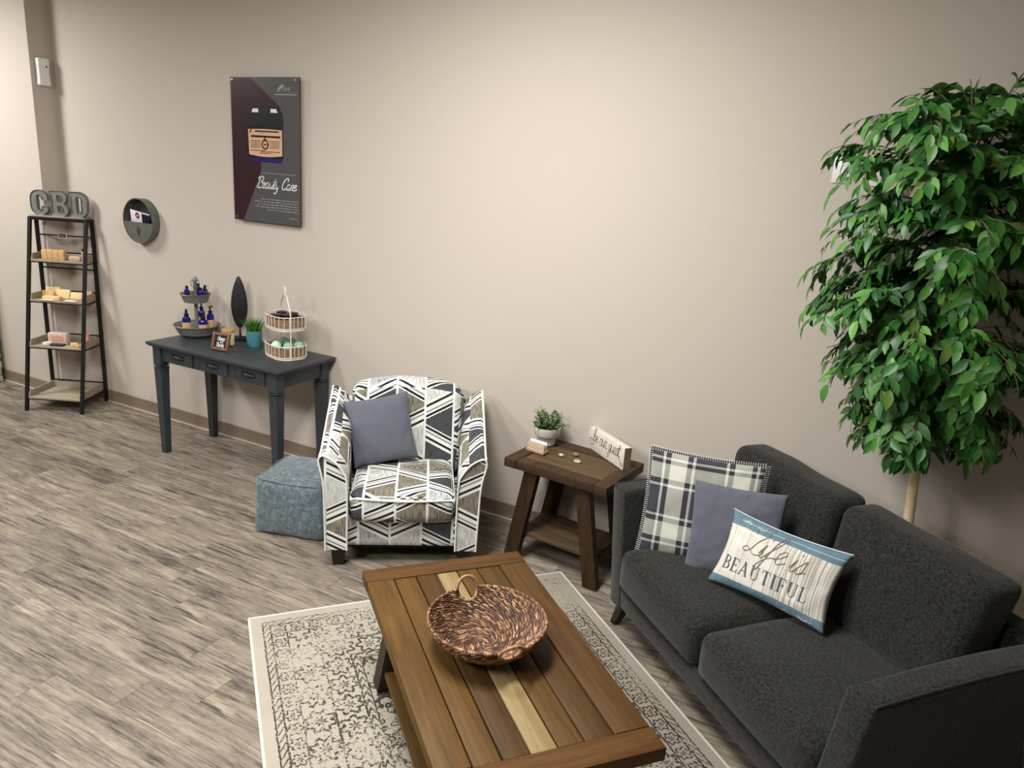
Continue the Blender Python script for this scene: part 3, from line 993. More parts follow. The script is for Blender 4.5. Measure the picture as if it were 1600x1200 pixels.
for i, (x0, x1) in enumerate(((.42, .97), (.33, .97), (.37, .97), (.33, .97), (.52, .97))):
    z = .168-.0185*i
    x = x0
    while x < x1:
        w = .02+.05*rnd.random()
        ribbons(b, [[(x*PWd, z*PH), (min(x+w, x1)*PWd, z*PH)]], .0055, fnp(.0009))
        x += w+.014
ribbons(b, [[(.43*PWd, .352*PH), (.95*PWd, .352*PH)]], .003, fnp(.0009))
ribbons(b, [[(.84*PWd, .048*PH), (.95*PWd, .048*PH)]], .004, fnp(.0009))
stuff(b.build('print_small_text', M['poster_dim'], ps, smooth=0))
b = MB()     # feather mark, initials and rule at the top right
fe = [(.69, .905), (.70, .925), (.735, .945), (.775, .955), (.79, .945), (.765, .93), (.73, .92), (.71, .905)]
b.add(flat(fe, .0009), [list(range(len(fe)))])
fs = {'C': [(.8, .9), (.3, 1), (0, .7), (0, .3), (.3, 0), (.8, .1)], 'B': [(0, 0), (0, 1), (.6, .95), (.7, .75), (.05, .52), (.75, .4), (.7, .06), (0, 0)], 'D': [(0, 0), (0, 1), (.5, .95), (.8, .5), (.5, .05), (0, 0)]}
for i, ch in enumerate('CBD'):
    ribbons(b, [[((.775+.036*i)*PWd+.017*x, .913*PH+.016*z) for x, z in fs[ch]]], .0045, fnp(.0009))
for i in range(12):
    x = .665+.0255*i
    ribbons(b, [[(x*PWd, .899*PH), ((x+.014)*PWd, .899*PH)]], .010, fnp(.0009))
ribbons(b, [[(.66*PWd, .886*PH), (.965*PWd, .886*PH)]], .006, fnp(.0009))
b.build('logo', M['poster_dim'], ps, smooth=0)
for cx, cz in ((.035, .978), (.955, .978), (.035, .022), (.955, .022)):
    MB().lathe([(.010, -.030), (.010, .008), (.0085, .011), (0, .0115)], 16).build('standoff_cap', M['chrome'], ps, loc=(cx*PWd, 0, cz*PH), rot=(PI/2, 0, 0))

# round tin wall pocket
tn = thing('wall_tin', 'round galvanized tin wall pocket between ladder shelf and poster', 'wall pocket', (-5.123, 0, 1.553))
TR, TD = .163, .068
MB().lathe([(TR-.004, .002), (TR-.004, .005), (0, .005)], 40, cap0=False).build('back_plate', M['galv_dk'], tn, rot=(PI/2, 0, 0))
b = MB().lathe([(TR-.003, 0), (TR-.003, TD-.004), (TR-.004, TD), (TR+.003, TD), (TR+.002, TD-.006), (TR, 0)], 44, cap0=False, cap1=False)
b.build('rim_band', M['galv_tin'], tn, rot=(PI/2, 0, 0))
pts = [(-TR*.985, -.012)] + [(TR*.985*math.cos(RAD(a)), TR*.985*math.sin(RAD(a))) for a in range(184, 357, 8)] + [(TR*.985, -.012)]
MB().prism(pts, -TD+.004, -TD+.007).build('front_pocket', M['galv_tin'], tn, smooth=0)
b = MB()
for s in (-1, 1):
    lf = [(0, -.055), (s*.016, -.03), (s*.018, -.005), (s*.008, .016), (0, .026)]
    b.prism([(x, z-.065) for x, z in lf], -TD+.0035, -TD+.0025)
b.build('leaf_emblem', M['galv_dk'], tn, smooth=0)
b = MB()
b.box((0, 0, 0), (.125, .0025, .10), .0008)
cd = b.build('business_card', M['card_white'], loc=(-5.163, -.046, 1.553+.022), rot=(.14, .12, 0))
tag(cd, 'white card with a dark red flower mark in the round tin', 'card', 'cards in the wall tin')
b = MB()
for k in range(6):
    a = 2*PI*k/6
    b.ball((.017*math.cos(a), -.0014, .017*math.sin(a)), .010, 8, 4, sc=(1, .04, 1))
b.build('flower_mark', M['maroon'], cd, loc=(.016, 0, .016))
cd2 = MB().box((0, 0, 0), (.12, .0025, .088), .0008).build('business_card', M['card_dark'], loc=(-5.078, -.040, 1.553+.020), rot=(.14, .10, 0))
tag(cd2, 'dark navy card beside the white one in the round tin', 'card', 'cards in the wall tin')
MB().box((-.04, -.0014, 0), (.022, .0006, .082)).build('maroon_stripe', M['maroon'], cd2, smooth=0)
MB().box((0, -.0014, .036), (.118, .0006, .010)).build('white_edge', M['card_white'], cd2, smooth=0)

# stone clad counter end at the far left
sc = thing('stone_counter', 'stacked grey ledger-stone counter end by the far left wall', 'counter', (-6.885, -.20, 0))
MB().box((-.35, -.36, .55), (.66, .70, 1.10), .004).build('core', M['stone_dk'], sc)
srng = random.Random(5)
z = .002
while z < 1.06:
    h = srng.choice((.035, .045, .055, .065))
    yy = -.012
    while yy > -.70:
        w = srng.uniform(.11, .26)
        w = min(w, yy+.72)
        d = srng.uniform(.018, .034)
        MB().box((-.018+d/2, yy-w/2, z+h/2), (d, w-.004, h-.004), .004, seg=1).build('stone', M['stone'], sc, smooth=0)
        yy -= w
    z += h
MB().box((-.33, -.36, 1.12), (.74, .72, .035), .006).build('worktop', M['shelf_wood'], sc)

# ------------------------------------------------------------------ rug
RA = RAD(-40.5)
rex, rey = Vector((math.cos(RA), math.sin(RA), 0)), Vector((-math.sin(RA), math.cos(RA), 0))
rc = Vector((-2.384, -1.65, 0))+rex*1.15+rey*.805
rug = MB().box((0, 0, .0045), (2.30, 1.61, .009), .003).build('area_rug', M['rug'], loc=rc, rot=(0, 0, RA))
tag(rug, 'pale grey distressed oriental rug under the coffee table', 'rug')
b = MB()
for s in (-1, 1):
    b.box((0, s*.805, .0045), (2.306, .012, .011), .003)
    b.box((s*1.15, 0, .0045), (.012, 1.615, .011), .003)
b.build('binding', M['rug_edge'], rug)

# ------------------------------------------------------------------ coffee table
CA = RAD(-41.5)
cex, cey = Vector((math.cos(CA), math.sin(CA), 0)), Vector((-math.sin(CA), math.cos(CA), 0))
CL, CW, CH, CT = 1.24, .694, .46, .048
cc = Vector((-1.744, -1.63, 0))+cex*CL/2+cey*CW/2
ct = thing('coffee_table', 'brown plank coffee table with one pale plank on the rug', 'coffee table', (cc.x, cc.y, .009), CA)
zt = CH-.009
EB = .095
for s, nm in ((-1, 'end_board'), (1, 'end_board')):
    MB().box((s*(CL/2-EB/2), 0, zt-CT/2), (EB, CW, CT), .004).build(nm, M['ct_frame_y'], ct)
cols = ['ct_olive', 'ct_olive', 'ct_brown', 'ct_light', 'ct_olive', 'ct_brown', 'ct_frame']
wid = [.112, .092, .088, .088, .088, .10, .126]
yy = -CW/2
for i, (cn, w) in enumerate(zip(cols, wid)):
    edge = i in (0, 6)
    up = 0 if edge else -.0025-.001*(i % 2)
    th = CT if edge else .024
    MB().box((0, yy+w/2, zt-th/2+up), (CL-2*EB-.003, w-.004, th), .005, seg=2).build('plank', M[cn], ct)
    yy += w
MB().box((0, 0, zt-.036), (CL-2*EB, CW-.21, .012), 0).build('under_panel', M['ct_dark'], ct, smooth=0)
MB().box((0, 0, zt-CT-.024), (CL-.26, .03, .05), .003).build('stretcher', M['ct_dark'], ct)
for sy in (-1, 1):
    MB().box((0, sy*(CW/2-.075), zt-CT-.02), (CL-.34, .022, .042), .002).build('apron', M['ct_dark'], ct)
def splay_leg(x0, y0, x1, y1, z0, z1, wx, wy):
    b = MB()
    q = lambda x, y, z: [(x-wx/2, y-wy/2, z), (x+wx/2, y-wy/2, z), (x+wx/2, y+wy/2, z), (x-wx/2, y+wy/2, z)]
    return b.frustum(q(x0, y0, z0), q(x1, y1, z1))
for sx in (-1, 1):
    for sy in (-1, 1):
        splay_leg(sx*(CL/2-.165), sy*(CW/2-.055), sx*(CL/2-.27), sy*(CW/2-.085), .001, zt-CT, .085, .05).build('leg', M['ct_dark'], ct, smooth=0)
for k in range(4):
    y0 = -.225+.15*k
    MB().box((0, y0, .115), (CL-.50, .146, .022), .003).build('shelf_plank', M['ct_brown' if k % 2 else 'ct_olive'], ct)
for sx in (-1, 1):
    MB().box((sx*(CL/2-.21), 0, .092), (.05, CW-.165, .024), .002).build('shelf_rail', M['ct_dark'], ct)

# ------------------------------------------------------------------ woven bowl
BR = .208
bw = thing('woven_bowl', 'round woven seagrass bowl with ring handles on the coffee table', 'bowl', (-1.058, -1.80, CH), RAD(-39))
prof = [(.004, .012), (.075, .013), (.115, .020), (.150, .042), (.182, .074), (BR, .115)]
cp = catmull([(r, 0, z) for r, z in prof], 5)
# arc length table
al = [0]
for i in range(1, len(cp)):
    al.append(al[-1]+(cp[i]-cp[i-1]).length)
def prof_at(s):
    for i in range(1, len(al)):
        if s <= al[i]:
            f = (s-al[i-1])/(al[i]-al[i-1])
            p = cp[i-1].lerp(cp[i], f)
            d = (cp[i]-cp[i-1]).normalized()
            return p.x, p.z, d
    return cp[-1].x, cp[-1].z, (cp[-1]-cp[-2]).normalized()
def in_notch(a, s, m=0):
    # opening under each ring handle (angles 180 and 0 in the bowl's own frame)
    for a0 in (PI, 0):
        da = (a-a0+PI) % (2*PI)-PI
        t = da*BR
        if (t/(.036+m))**2+((al[-1]-s)/(.042+m))**2 < 1: return True
    return False
sh = MB()
NA = 72
SS = [al[-1]*k/24 for k in range(25)]
vs, fs = [], []
for s in SS:
    r, z, d = prof_at(s)
    for k in range(NA):
        a = 2*PI*k/NA
        vs.append((r*math.cos(a), r*math.sin(a), z))
for i in range(len(SS)-1):
    for k in range(NA):
        if in_notch(2*PI*(k+.5)/NA, (SS[i]+SS[i+1])/2, .004): continue
        k2 = (k+1) % NA
        fs.append([i*NA+k, i*NA+k2, (i+1)*NA+k2, (i+1)*NA+k])
sh.add(vs, fs)
so = sh.build('bowl_core', M['seagrass_dk'], bw)
md = so.modifiers.new('thick', 'SOLIDIFY'); md.thickness = .006; md.offset = 0
st = MB()
wr = random.Random(3)
nrow = 27
for i in range(nrow):
    s = al[-1]*(i+.6)/nrow
    r, z, d = prof_at(s)
    n = max(6, int(2*PI*r/.0200))
    for k in range(n):
        a = 2*PI*(k+.5*(i % 2)+wr.uniform(-.25, .25))/n
        if in_notch(a, s, .008): continue
        tg = Vector((-math.sin(a), math.cos(a), 0))
        up = Vector((d.x*math.cos(a), d.x*math.sin(a), d.z))
        nr = tg.cross(up)
        tw = RAD(wr.uniform(14, 34))
        ax = tg*math.cos(tw)+up*math.sin(tw)
        ay = nr.cross(ax)
        Mx = Matrix(((ax.x, ay.x, nr.x, r*math.cos(a)), (ax.y, ay.y, nr.y, r*math.sin(a)), (ax.z, ay.z, nr.z, z), (0, 0, 0, 1)))
        st.ball((0, 0, wr.uniform(0, .002)), 1, 7, 5, M=Mx, sc=(wr.uniform(.014, .021), wr.uniform(.0040, .0054), .0068))
stuff(st.build('weave', M['seagrass'], bw, smooth=80))
rm = MB()
n = 150
for k in range(n):
    a = 2*PI*k/n
    if in_notch(a, al[-1]): continue
    tg = Vector((-math.sin(a), math.cos(a), 0)); ro = Vector((math.cos(a), math.sin(a), 0)); up = Vector((0, 0, 1))
    ax = (tg*.8+up*.45+ro*.2).normalized(); nr = ax.cross(ro).normalized(); ay = nr.cross(ax)
    Mx = Matrix(((ax.x, ay.x, nr.x, BR*math.cos(a)), (ax.y, ay.y, nr.y, BR*math.sin(a)), (ax.z, ay.z, nr.z, .117), (0, 0, 0, 1)))
    rm.ball((0, 0, 0), 1, 7, 5, M=Mx, sc=(.0085, .0062, .0056))
stuff(rm.build('wrapped_rim', M['seagrass'], bw, smooth=80))
for a0 in (PI, 0):
    h = MB()
    r, z, d = prof_at(al[-1])
    tg = Vector((-math.sin(a0), math.cos(a0), 0)); up = Vector((d.x*math.cos(a0), d.x*math.sin(a0), d.z))
    if a0 == PI: up = Vector((-.25, 0, .97)).normalized()*1.0
    c0 = Vector((r*math.cos(a0), r*math.sin(a0), z))
    ring = [c0+tg*(.040*math.cos(2*PI*k/40))+(up*(.046*math.sin(2*PI*k/40)) if math.sin(2*PI*k/40) > 0 else Vector((d.x*math.cos(a0), d.x*math.sin(a0), d.z))*(.046*math.sin(2*PI*k/40))) for k in range(40)]
    h.tube(ring, [.0055+.0012*(k % 2) for k in range(40)], 7, closed=True)
    h.build('ring_handle', M['seagrass_rim'], bw, smooth=80)

# ------------------------------------------------------------------ sofa
SA = RAD(-42.5)
sex, sey = Vector((math.cos(SA), math.sin(SA), 0)), Vector((-math.sin(SA), math.cos(SA), 0))
SO = Vector((-.933, -.697, 0))
sf = thing('sofa', 'charcoal grey two seat sofa with loose cushions on the right', 'sofa', SO, SA)
SM = .72      # centre line in x
def sx_(x, s): return SM+s*(x-SM) if s < 0 else x
v, f = rbox(1.38, .88, .125, .03, 8)
MB().add(v, f).build('base', M['sofa'], sf, loc=(SM, .41, .188))
for s in (1, -1):
    # flared arm panel: outline in section, extruded along the depth
    AT = .702
    sec = [(.005, .125), (.105, .125), (.030, AT-.012), (.018, AT), (-.072, AT), (-.084, AT-.014)]
    bm = bmesh.new()
    a0 = [bm.verts.new((x, -.035, z)) for x, z in sec]
    fa = bm.faces.new(a0)
    ex = bmesh.ops.extrude_face_region(bm, geom=[fa])
    for vv in [g for g in ex['geom'] if isinstance(g, bmesh.types.BMVert)]:
        vv.co.y = .87
    bmesh.ops.recalc_face_normals(bm, faces=bm.faces)
    bmesh.ops.subdivide_edges(bm, edges=[e for e in bm.edges if abs(e.verts[0].co.y-e.verts[1].co.y) > .5], cuts=10)
    bmesh.ops.bevel(bm, geom=[e for e in bm.edges if len(e.link_faces) == 2 and e.calc_face_angle(0) > .5], offset=.012, segments=3, affect='EDGES', profile=.5)
    bm.verts.index_update()
    vs = []
    for vv in bm.verts:
        x, y, z = vv.co
        t = max(0, (z-.125)/.52)
        bow = .012*math.sin(PI*min(1, t))
        x = x-bow*.5
        z = z+t*(.018*math.sin(PI*(y+.035)/.9)+.012*max(0, (y-.3)))
        vs.append((x if s > 0 else 2*SM-x, y, z))
    fs = [[q.index for q in fc.verts] for fc in bm.faces]
    bm.free()
    arm = MB().add(vs, fs).build('arm', M['sofa'], sf, smooth=50)
    pp = []
    for k in range(17):
        y = -.03+.89*k/16
        t = 1
        pp.append(((-.078 if s > 0 else 2*SM+.078), y, AT-.004+t*(.018*math.sin(PI*(y+.035)/.9)+.012*max(0, (y-.3)))))
    MB().tube(pp, .0045, 6).build('piping', M['sofa'], arm)
for i, (x0, x1) in enumerate(((.070, .715), (.725, 1.375))):
    def df(p, u):
        z = p.z
        if u.z > 0: z -= .012*(u.y > .2)*(u.y-.2)
        x = p.x
        n = noise.noise(Vector((p.x*5+i*7, p.y*5, u.z)))
        return (x, p.y, z+n*.006*(u.z > .5))
    v, f = rbox(x1-x0, .66, .21, .055, 14, puff=(.006, .012, .016), deform=df)
    MB().add(v, f).build('seat_cushion', M['sofa'], sf, loc=((x0+x1)/2, .275, .340))
    # seam along the front of the cushion
MB().box((SM, .80, .43), (1.36, .13, .56), .035, seg=3, rot=(RAD(-4), 0, 0)).build('back_frame', M['sofa'], sf)
for i, (x0, x1) in enumerate(((-.055, .645), (.66, 1.335))):
    w = x1-x0
    def df(p, u):
        tz = (p.z/.46+.5)
        x = p.x*(.90+.10*tz)
        if i == 0: x = x+(.02*(1-tz))
        y = p.y+.17*(p.z/.46)*.55
        n = noise.noise(Vector((p.x*4+i*11, p.z*6, 3)))
        crease = .004*math.sin(p.z*60+p.x*14)*max(0, 1-abs(u.x-.75)*4) if i == 0 else 0
        return (x, y-n*.010+crease, p.z+.006*noise.noise(Vector((p.x*5+i, 0, 9))))
    v, f = rbox(w, .19, .44, .048, 16, puff=(.004, .022, .006), deform=df)
    MB().add(v, f).build('back_cushion', M['sofa'], sf, loc=((x0+x1)/2, .655, .655))
for x, y in ((.05, .03), (1.39, .03), (.05, .78), (1.39, .78)):
    sx = -1 if x < SM else 1
    sy = -1 if y < .4 else 1
    b = MB()
    b.frustum([(x+sx*.035-.016, y+sy*.03-.016, 0), (x+sx*.035+.016, y+sy*.03-.016, 0), (x+sx*.035+.016, y+sy*.03+.016, 0), (x+sx*.035-.016, y+sy*.03+.016, 0)],
              [(x-.028, y-.028, .13), (x+.028, y-.028, .13), (x+.028, y+.028, .13), (x-.028, y+.028, .13)])
    b.build('leg', M['black_wood'], sf, smooth=0)

# ------------------------------------------------------------------ pillows
def pillow_fn(w, h, t, pin=.06, seed=0, wr=.006, p=.42):
    def S(u, v, side=1):
        x = w/2*u*(1-pin*(1-v*v)*(abs(u)**2))
        y = h/2*v*(1-pin*(1-u*u)*(abs(v)**2))
        q = max(0, (1-u*u)*(1-v*v))
        e = q**p
        n = noise.noise(Vector((u*2.2+seed, v*2.2, side*3)))+.5*noise.noise(Vector((u*6+seed, v*6, side*5)))
        edge = (abs(u)**6+abs(v)**6)
        ruck = noise.noise(Vector((u*11+seed, v*2 if abs(u) < abs(v) else v*11, 7)))*edge*.6
        z = side*(t/2*e)+side*wr*(n+ruck*1.3)*min(1, q*6)
        return Vector((x, y, z))
    return S
def pillow_mesh(S, n=30):
    vs, fs, uvs = [], [], []
    idx = {}
    def par(k):
        a = 2*k/n-1
        return a*(1.25-.25*a*a)
    for side in (1, -1):
        for i in range(n+1):
            for j in range(n+1):
                bd = i in (0, n) or j in (0, n)
                key = (i, j, 0 if bd else side)
                if key not in idx:
                    u, v = par(i), par(j)
                    idx[key] = len(vs); vs.append(S(u, v, side)); uvs.append((u*.5+.5, v*.5+.5))
        for i in range(n):
            for j in range(n):
                q = []
                for a, c in ((i, j), (i+1, j), (i+1, j+1), (i, j+1)):
                    bd = a in (0, n) or c in (0, n)
                    q.append(idx[(a, c, 0 if bd else side)])
                fs.append(q if side > 0 else q[::-1])
    return vs, fs, uvs
def pillow(name, label, mat, w, h, t, loc, eul, **kw):
    S = pillow_fn(w, h, t, **kw)
    vs, fs, uvs = pillow_mesh(S)
    b = MB(); b.add(vs, fs)
    o = b.build(name, mat, smooth=0, uvs=uvs, loc=loc, rot=eul)
    o.data.polygons.foreach_set('use_smooth', [True]*len(o.data.polygons))
    return tag(o, label, 'pillow', 'throw pillows'), S

pl, S1 = pillow('throw_pillow', 'large black and white plaid pillow with stitched edges on the sofa', M['plaid'], .515, .495, .095, (-.603, -.640, .668), (1.3778, -.0061, .1431), pin=.05, seed=1, wr=.008)
b = MB()
for k in range(200):
    t = 8*k/200
    sd, a = int(t//2), (t % 2)-1
    u, v = ((a, 1), (1, -a), (-a, -1), (-1, a))[sd]
    n2 = (0, 1) if sd == 0 else (1, 0) if sd == 1 else (0, -1) if sd == 2 else (-1, 0)
    p = S1(u, v)
    o2 = Vector((n2[0], n2[1], 0))
    b.tube([p-o2*.008+Vector((0, 0, .008)), p+o2*.012, p-o2*.008-Vector((0, 0, .008))], .0013, 4, caps=False)
stuff(b.build('blanket_stitch', M['ink_white'], pl))
b = MB()
rim = []
for k in range(160):
    t = 8*k/160
    sd, a = int(t//2), (t % 2)-1
    u, v = ((a, 1), (1, -a), (-a, -1), (-1, a))[sd]
    rim.append(S1(u, v))
b.tube(rim, .006, 5, closed=True)
b.build('edging', M['wool_dark'], pl)
pillow('throw_pillow', 'plain slate grey pillow between the plaid and the lettered pillow', M['pillow_grey'], .395, .405, .095, (-.428, -.722, .638), (1.3273, -.0439, .0639), pin=.05, seed=4, wr=.007)
pillow('throw_pillow', 'plain slate grey pillow tilted on the patterned armchair', M['pillow_grey'], .368, .388, .13, (-2.4574, -.5709, .6231), (1.2135, -.1893, .6729), pin=.06, seed=9, wr=.006)
lf, S3 = pillow('throw_pillow', 'cream and blue pillow lettered Life is BEAUTIFUL at the front of the sofa', M['life'], .515, .325, .105, (-.223, -.888, .611), (1.094, -.0041, -.3224), pin=.10, seed=14, wr=.007)
PWI, PHI = .510, .320
def on_life(x, y):
    u, v = 2*x/PWI, 2*y/PHI
    p = S3(max(-.99, min(.99, u)), max(-.99, min(.99, v)))
    return p+Vector((0, 0, .0022))
b = MB()
st, w = script_strokes('Life', 0, 0, 1, .3, .95)
k = .175/w
st, w = script_strokes('Life', -.140, .014, k, .3, .95)
ribbons(b, st, .0034, on_life)
st, w = script_strokes('is', .062, .010, k*.9, .3, .95)
ribbons(b, st, .0034, on_life)
lw = b.build('lettering', M['kraft_ink'], lf, smooth=0)
lw.data.materials[0] = M['ink_soft']
b = MB()
st, w = serif_strokes('BEAUTIFUL', 0, 0, 1)
k = .385/w
st, w = serif_strokes('BEAUTIFUL', -.210, -.082, k)
st = [([(x, y0+(y-y0)*1.0) for x, y in pl_], wt) for pl_, wt in st for y0 in (-.093,)]
ribbons(b, st, .004, on_life)
b.build('lettering', M['ink_blue'], lf, smooth=0)
b = MB()    # pale leaf sprigs printed on the blue top band
for cx, cy, s in ((-.165, .137, 1), (-.095, .133, -1), (.10, -.146, 1), (.17, -.143, -1)):
    for k in range(-2, 3):
        a = RAD(90+k*38*s)
        c = (cx+k*.011, cy-.004)
        pts = [(c[0]+q*.022*math.cos(a)-m*.005*math.sin(a), c[1]+q*.014*math.sin(a)) for q, m in ((-.5, 0), (-.1, .8), (.7, 0), (-.1, -.8), (-.5, 0))]
        ribbons(b, [pts], .0018, on_life)
stuff(b.build('leaf_print', M['life_piping'], lf, smooth=0))
b = MB()
b.tube([S3(-1+2*k/60, 1)+Vector((0, .001, .002)) for k in range(61)], .0024, 5)
b.build('piping', M['life_piping'], lf)

# ------------------------------------------------------------------ patterned armchair
AA = RAD(33.5)
ac = thing('armchair', 'armchair in grey, black and white geometric fabric by the pouf', 'armchair', (-2.083, -.871, 0), AA)
v, f = rbox(.76, .68, .205, .03, 8)
MB().add(v, f).build('base', M['chair'], ac, loc=(0, .37, .210), uvbox=True)
MB().box((0, .36, .104), (.70, .62, .012), .002).build('dust_cover', M['dust_cover'], ac)
def df(p, u):
    y = p.y-.016*(1-u.x*u.x) if u.y < 0 else p.y
    return (p.x*(1+.03*(u.y < 0)*abs(u.y)), y, p.z+.006*noise.noise(Vector((p.x*6, p.y*6, 1))))
v, f = rbox(.545, .56, .165, .045, 12, puff=(.006, .01, .018), deform=df)
seat = MB().add(v, f).build('seat_cushion', M['chair'], ac, loc=(0, .27, .348), uvbox=True)
for d_ in seat.data.uv_layers[0].data: d_.uv = (d_.uv[0]+.47, d_.uv[1]+.11)
b = MB()
pp = []
for (x, y) in [(-.268, .5), (-.268, 0.03), (-.235, -.015), (0, -.038), (.235, -.015), (.268, 0.03), (.268, .5)]:
    pp.append((x, y, .408 if abs(x) < .25 else .404))
b.tube(catmull([(x, y-.27, z-.348) for x, y, z in pp], 5), .0055, 6)
b.build('piping', M['piping'], seat)
# arms that rise into the wings: swept section following the depth
def arm_section(t, s):
    """t 0 front .. 1 rear: returns outer x, inner x, top z, y"""
    y = -.012+.66*t
    top = .640
    if t > .12:
        q = (t-.12)/.88
        top = .640+.182*(q**1.1*(1.25-.25*q))
    outer = .430+.012*t
    inner = .285+.012*t+.055*max(0, t-.4)
    return outer, inner, top, y
for s in (-1, 1):
    b = MB()
    NT_, prev = 22, None
    rings = []
    for k in range(NT_+1):
        t = k/NT_
        o_, i_, top, y = arm_section(t, s)
        bo = .396+.004*t
        th = o_-i_
        dr = .115-.03*t
        sec = [(bo, .112), (bo+.004, .3), (bo+.010, top-.16), (o_-.004, top-.055), (o_, top-.022), (o_-.008, top-.004), (o_-.022, top+.003),
               (o_-th*.38, top-dr*.10), (o_-th*.62, top-dr*.34), (o_-th*.84, top-dr*.72), (i_+.004, top-dr*1.15), (i_, min(.36, top-.2)), (i_, .112)]
        rings.append([(s*x, y, z) for x, z in sec])
    n = len(rings[0])
    vs = [p for r in rings for p in r]
    fs = []
    for k in range(NT_):
        for j in range(n-1):
            fs.append([k*n+j, k*n+j+1, (k+1)*n+j+1, (k+1)*n+j])
    fs.append(list(range(n))); fs.append([NT_*n+j for j in range(n)])
    for k in range(NT_):
        fs.append([k*n, k*n+n-1, (k+1)*n+n-1, (k+1)*n])
    b.add(vs, fs)
    arm = b.build('arm', M['chair'], ac, smooth=55, uvbox=True)
    pb_ = MB()
    fr = [Vector(p) for p in rings[0]]
    path = catmull([p+Vector((0, -.004, 0)) for p in fr], 4)
    pb_.tube(path, .0055, 6)
    pb_.build('piping', M['piping'], arm)
    pe = MB().tube([Vector(r[5])+Vector((s*.004, 0, .002)) for r in rings], .0055, 6)
    pe.build('piping', M['piping'], arm)
# back: outer shell and inner cushion with arched top
def arch(x): return .858-.30*x*x-1.0*x**4
def dshell(p, u):
    tz = (p.z/.70+.5)
    z = p.z
    if u.z > 0: z = p.z+(arch(p.x)-.875)*u.z-.03
    return (p.x*(.94+.04*tz), p.y+.055*tz, z)
v, f = rbox(.84, .10, .69, .035, 12, deform=dshell)
MB().add(v, f).build('back_shell', M['chair'], ac, loc=(0, .635, .50), uvbox=True)
def dback(p, u):
    tz = (p.z/.56+.5)
    z = p.z
    if u.z > 0: z = p.z+(arch(p.x)-.885)*u.z
    y = p.y+.125*tz+.02*(p.x/.3)**2*(-1)*.5
    return (p.x*(.93+.07*tz), y, z)
v, f = rbox(.66, .16, .56, .055, 14, puff=(0, .018, .006), deform=dback)
bk = MB().add(v, f).build('backrest', M['chair'], ac, loc=(0, .560, .620), uvbox=True)
b = MB()
pp = [(x, -.075+.15*(arch(x)-.34)/.56*1.0+.045, arch(x)-.625) for x in [-.30+.60*k/20 for k in range(21)]]
b.tube(pp, .005, 6)
b.build('piping', M['piping'], bk)
for x, y in ((-.335, .06), (.335, .06), (-.32, .60), (.32, .60)):
    b = MB()
    b.frustum([(x-.028, y-.028, 0), (x+.028, y-.028, 0), (x+.028, y+.028, 0), (x-.028, y+.028, 0)], [(x-.038, y-.038, .115), (x+.038, y-.038, .115), (x+.038, y+.038, .115), (x-.038, y+.038, .115)])
    b.build('leg', M['black_wood'], ac, smooth=0)

# ------------------------------------------------------------------ pouf
PA = RAD(16)
pf = thing('pouf', 'blue-grey crushed velvet pouf beside the armchair', 'pouf', (-2.865, -.755, 0), PA)
v, f = rbox(.42, .40, .335, .035, 12, puff=(.016, .016, .020), deform=lambda p, u: (p.x*(1+.02*(1-u.z))-.15*max(0, u.x)*max(0, u.y+1)/2, p.y*(1+.02*(1-u.z)), p.z+.004*noise.noise(p*9)))
MB().add(v, f).build('body', M['pouf'], pf, loc=(0, 0, .168), smooth=60)
b = MB()
sq = []
for k in range(48):
    a = 2*PI*k/48
    c, s_ = math.cos(a), math.sin(a)
    m = (abs(c)**8+abs(s_)**8)**(-1/8)
    sq.append((c*m*.208-(.15*max(0, c*m)*max(0, s_*m+1)/2), s_*m*.198, .326+.004*math.sin(5*a)))
b.tube(sq, .0035, 5, closed=True)
b.build('top_seam', M['pouf'], pf)

# ------------------------------------------------------------------ side table
TA = RAD(-6)
TH = .605
sd = thing('side_table', 'dark brown wooden side table with splayed legs beside the sofa', 'side table', (-1.376, -.275, 0), TA)
TW, TDp, TT = .62, .455, .05
for s in (-1, 1):
    MB().box((s*(TW/2-.0375), 0, TH-TT/2), (.075, TDp, TT), .003).build('end_board', M['st_end'], sd)
yy = -TDp/2
for i, w in enumerate((.085, .095, .095, .095, .085)):
    e = i in (0, 4)
    th = TT if e else .022
    MB().box((0, yy+w/2, TH-th/2-(0 if e else .005)), (TW-.153, w-.004, th), .004).build('plank', M['st_end' if e else 'st_top'], sd)
    yy += w
MB().box((0, 0, TH-.038), (TW-.15, TDp-.16, .014)).build('under_panel', M['st_end'], sd, smooth=0)
for sx in (-1, 1):
    for sy in (-1, 1):
        splay_leg(sx*(TW/2-.055), sy*(TDp/2-.055), sx*(TW/2-.155), sy*(TDp/2-.055), 0.0005, TH-TT, .082, .045).build('leg', M['st_leg'], sd, smooth=0)
    MB().box((sx*(TW/2-.14), 0, TH-TT-.022), (.05, TDp-.16, .04), .002).build('top_rail', M['st_leg'], sd)
    MB().box((sx*(TW/2-.085), 0, .135), (.05, TDp-.09, .028), .002).build('shelf_rail', M['st_leg'], sd)
for k in range(3):
    MB().box((0, -.105+.105*k, .160), (TW-.14, .100, .022), .003).build('shelf_plank', M['st_top'], sd)
def onside(x, y, z=0):   # side-table coordinates of a world point
    return (x, y, TH+z)
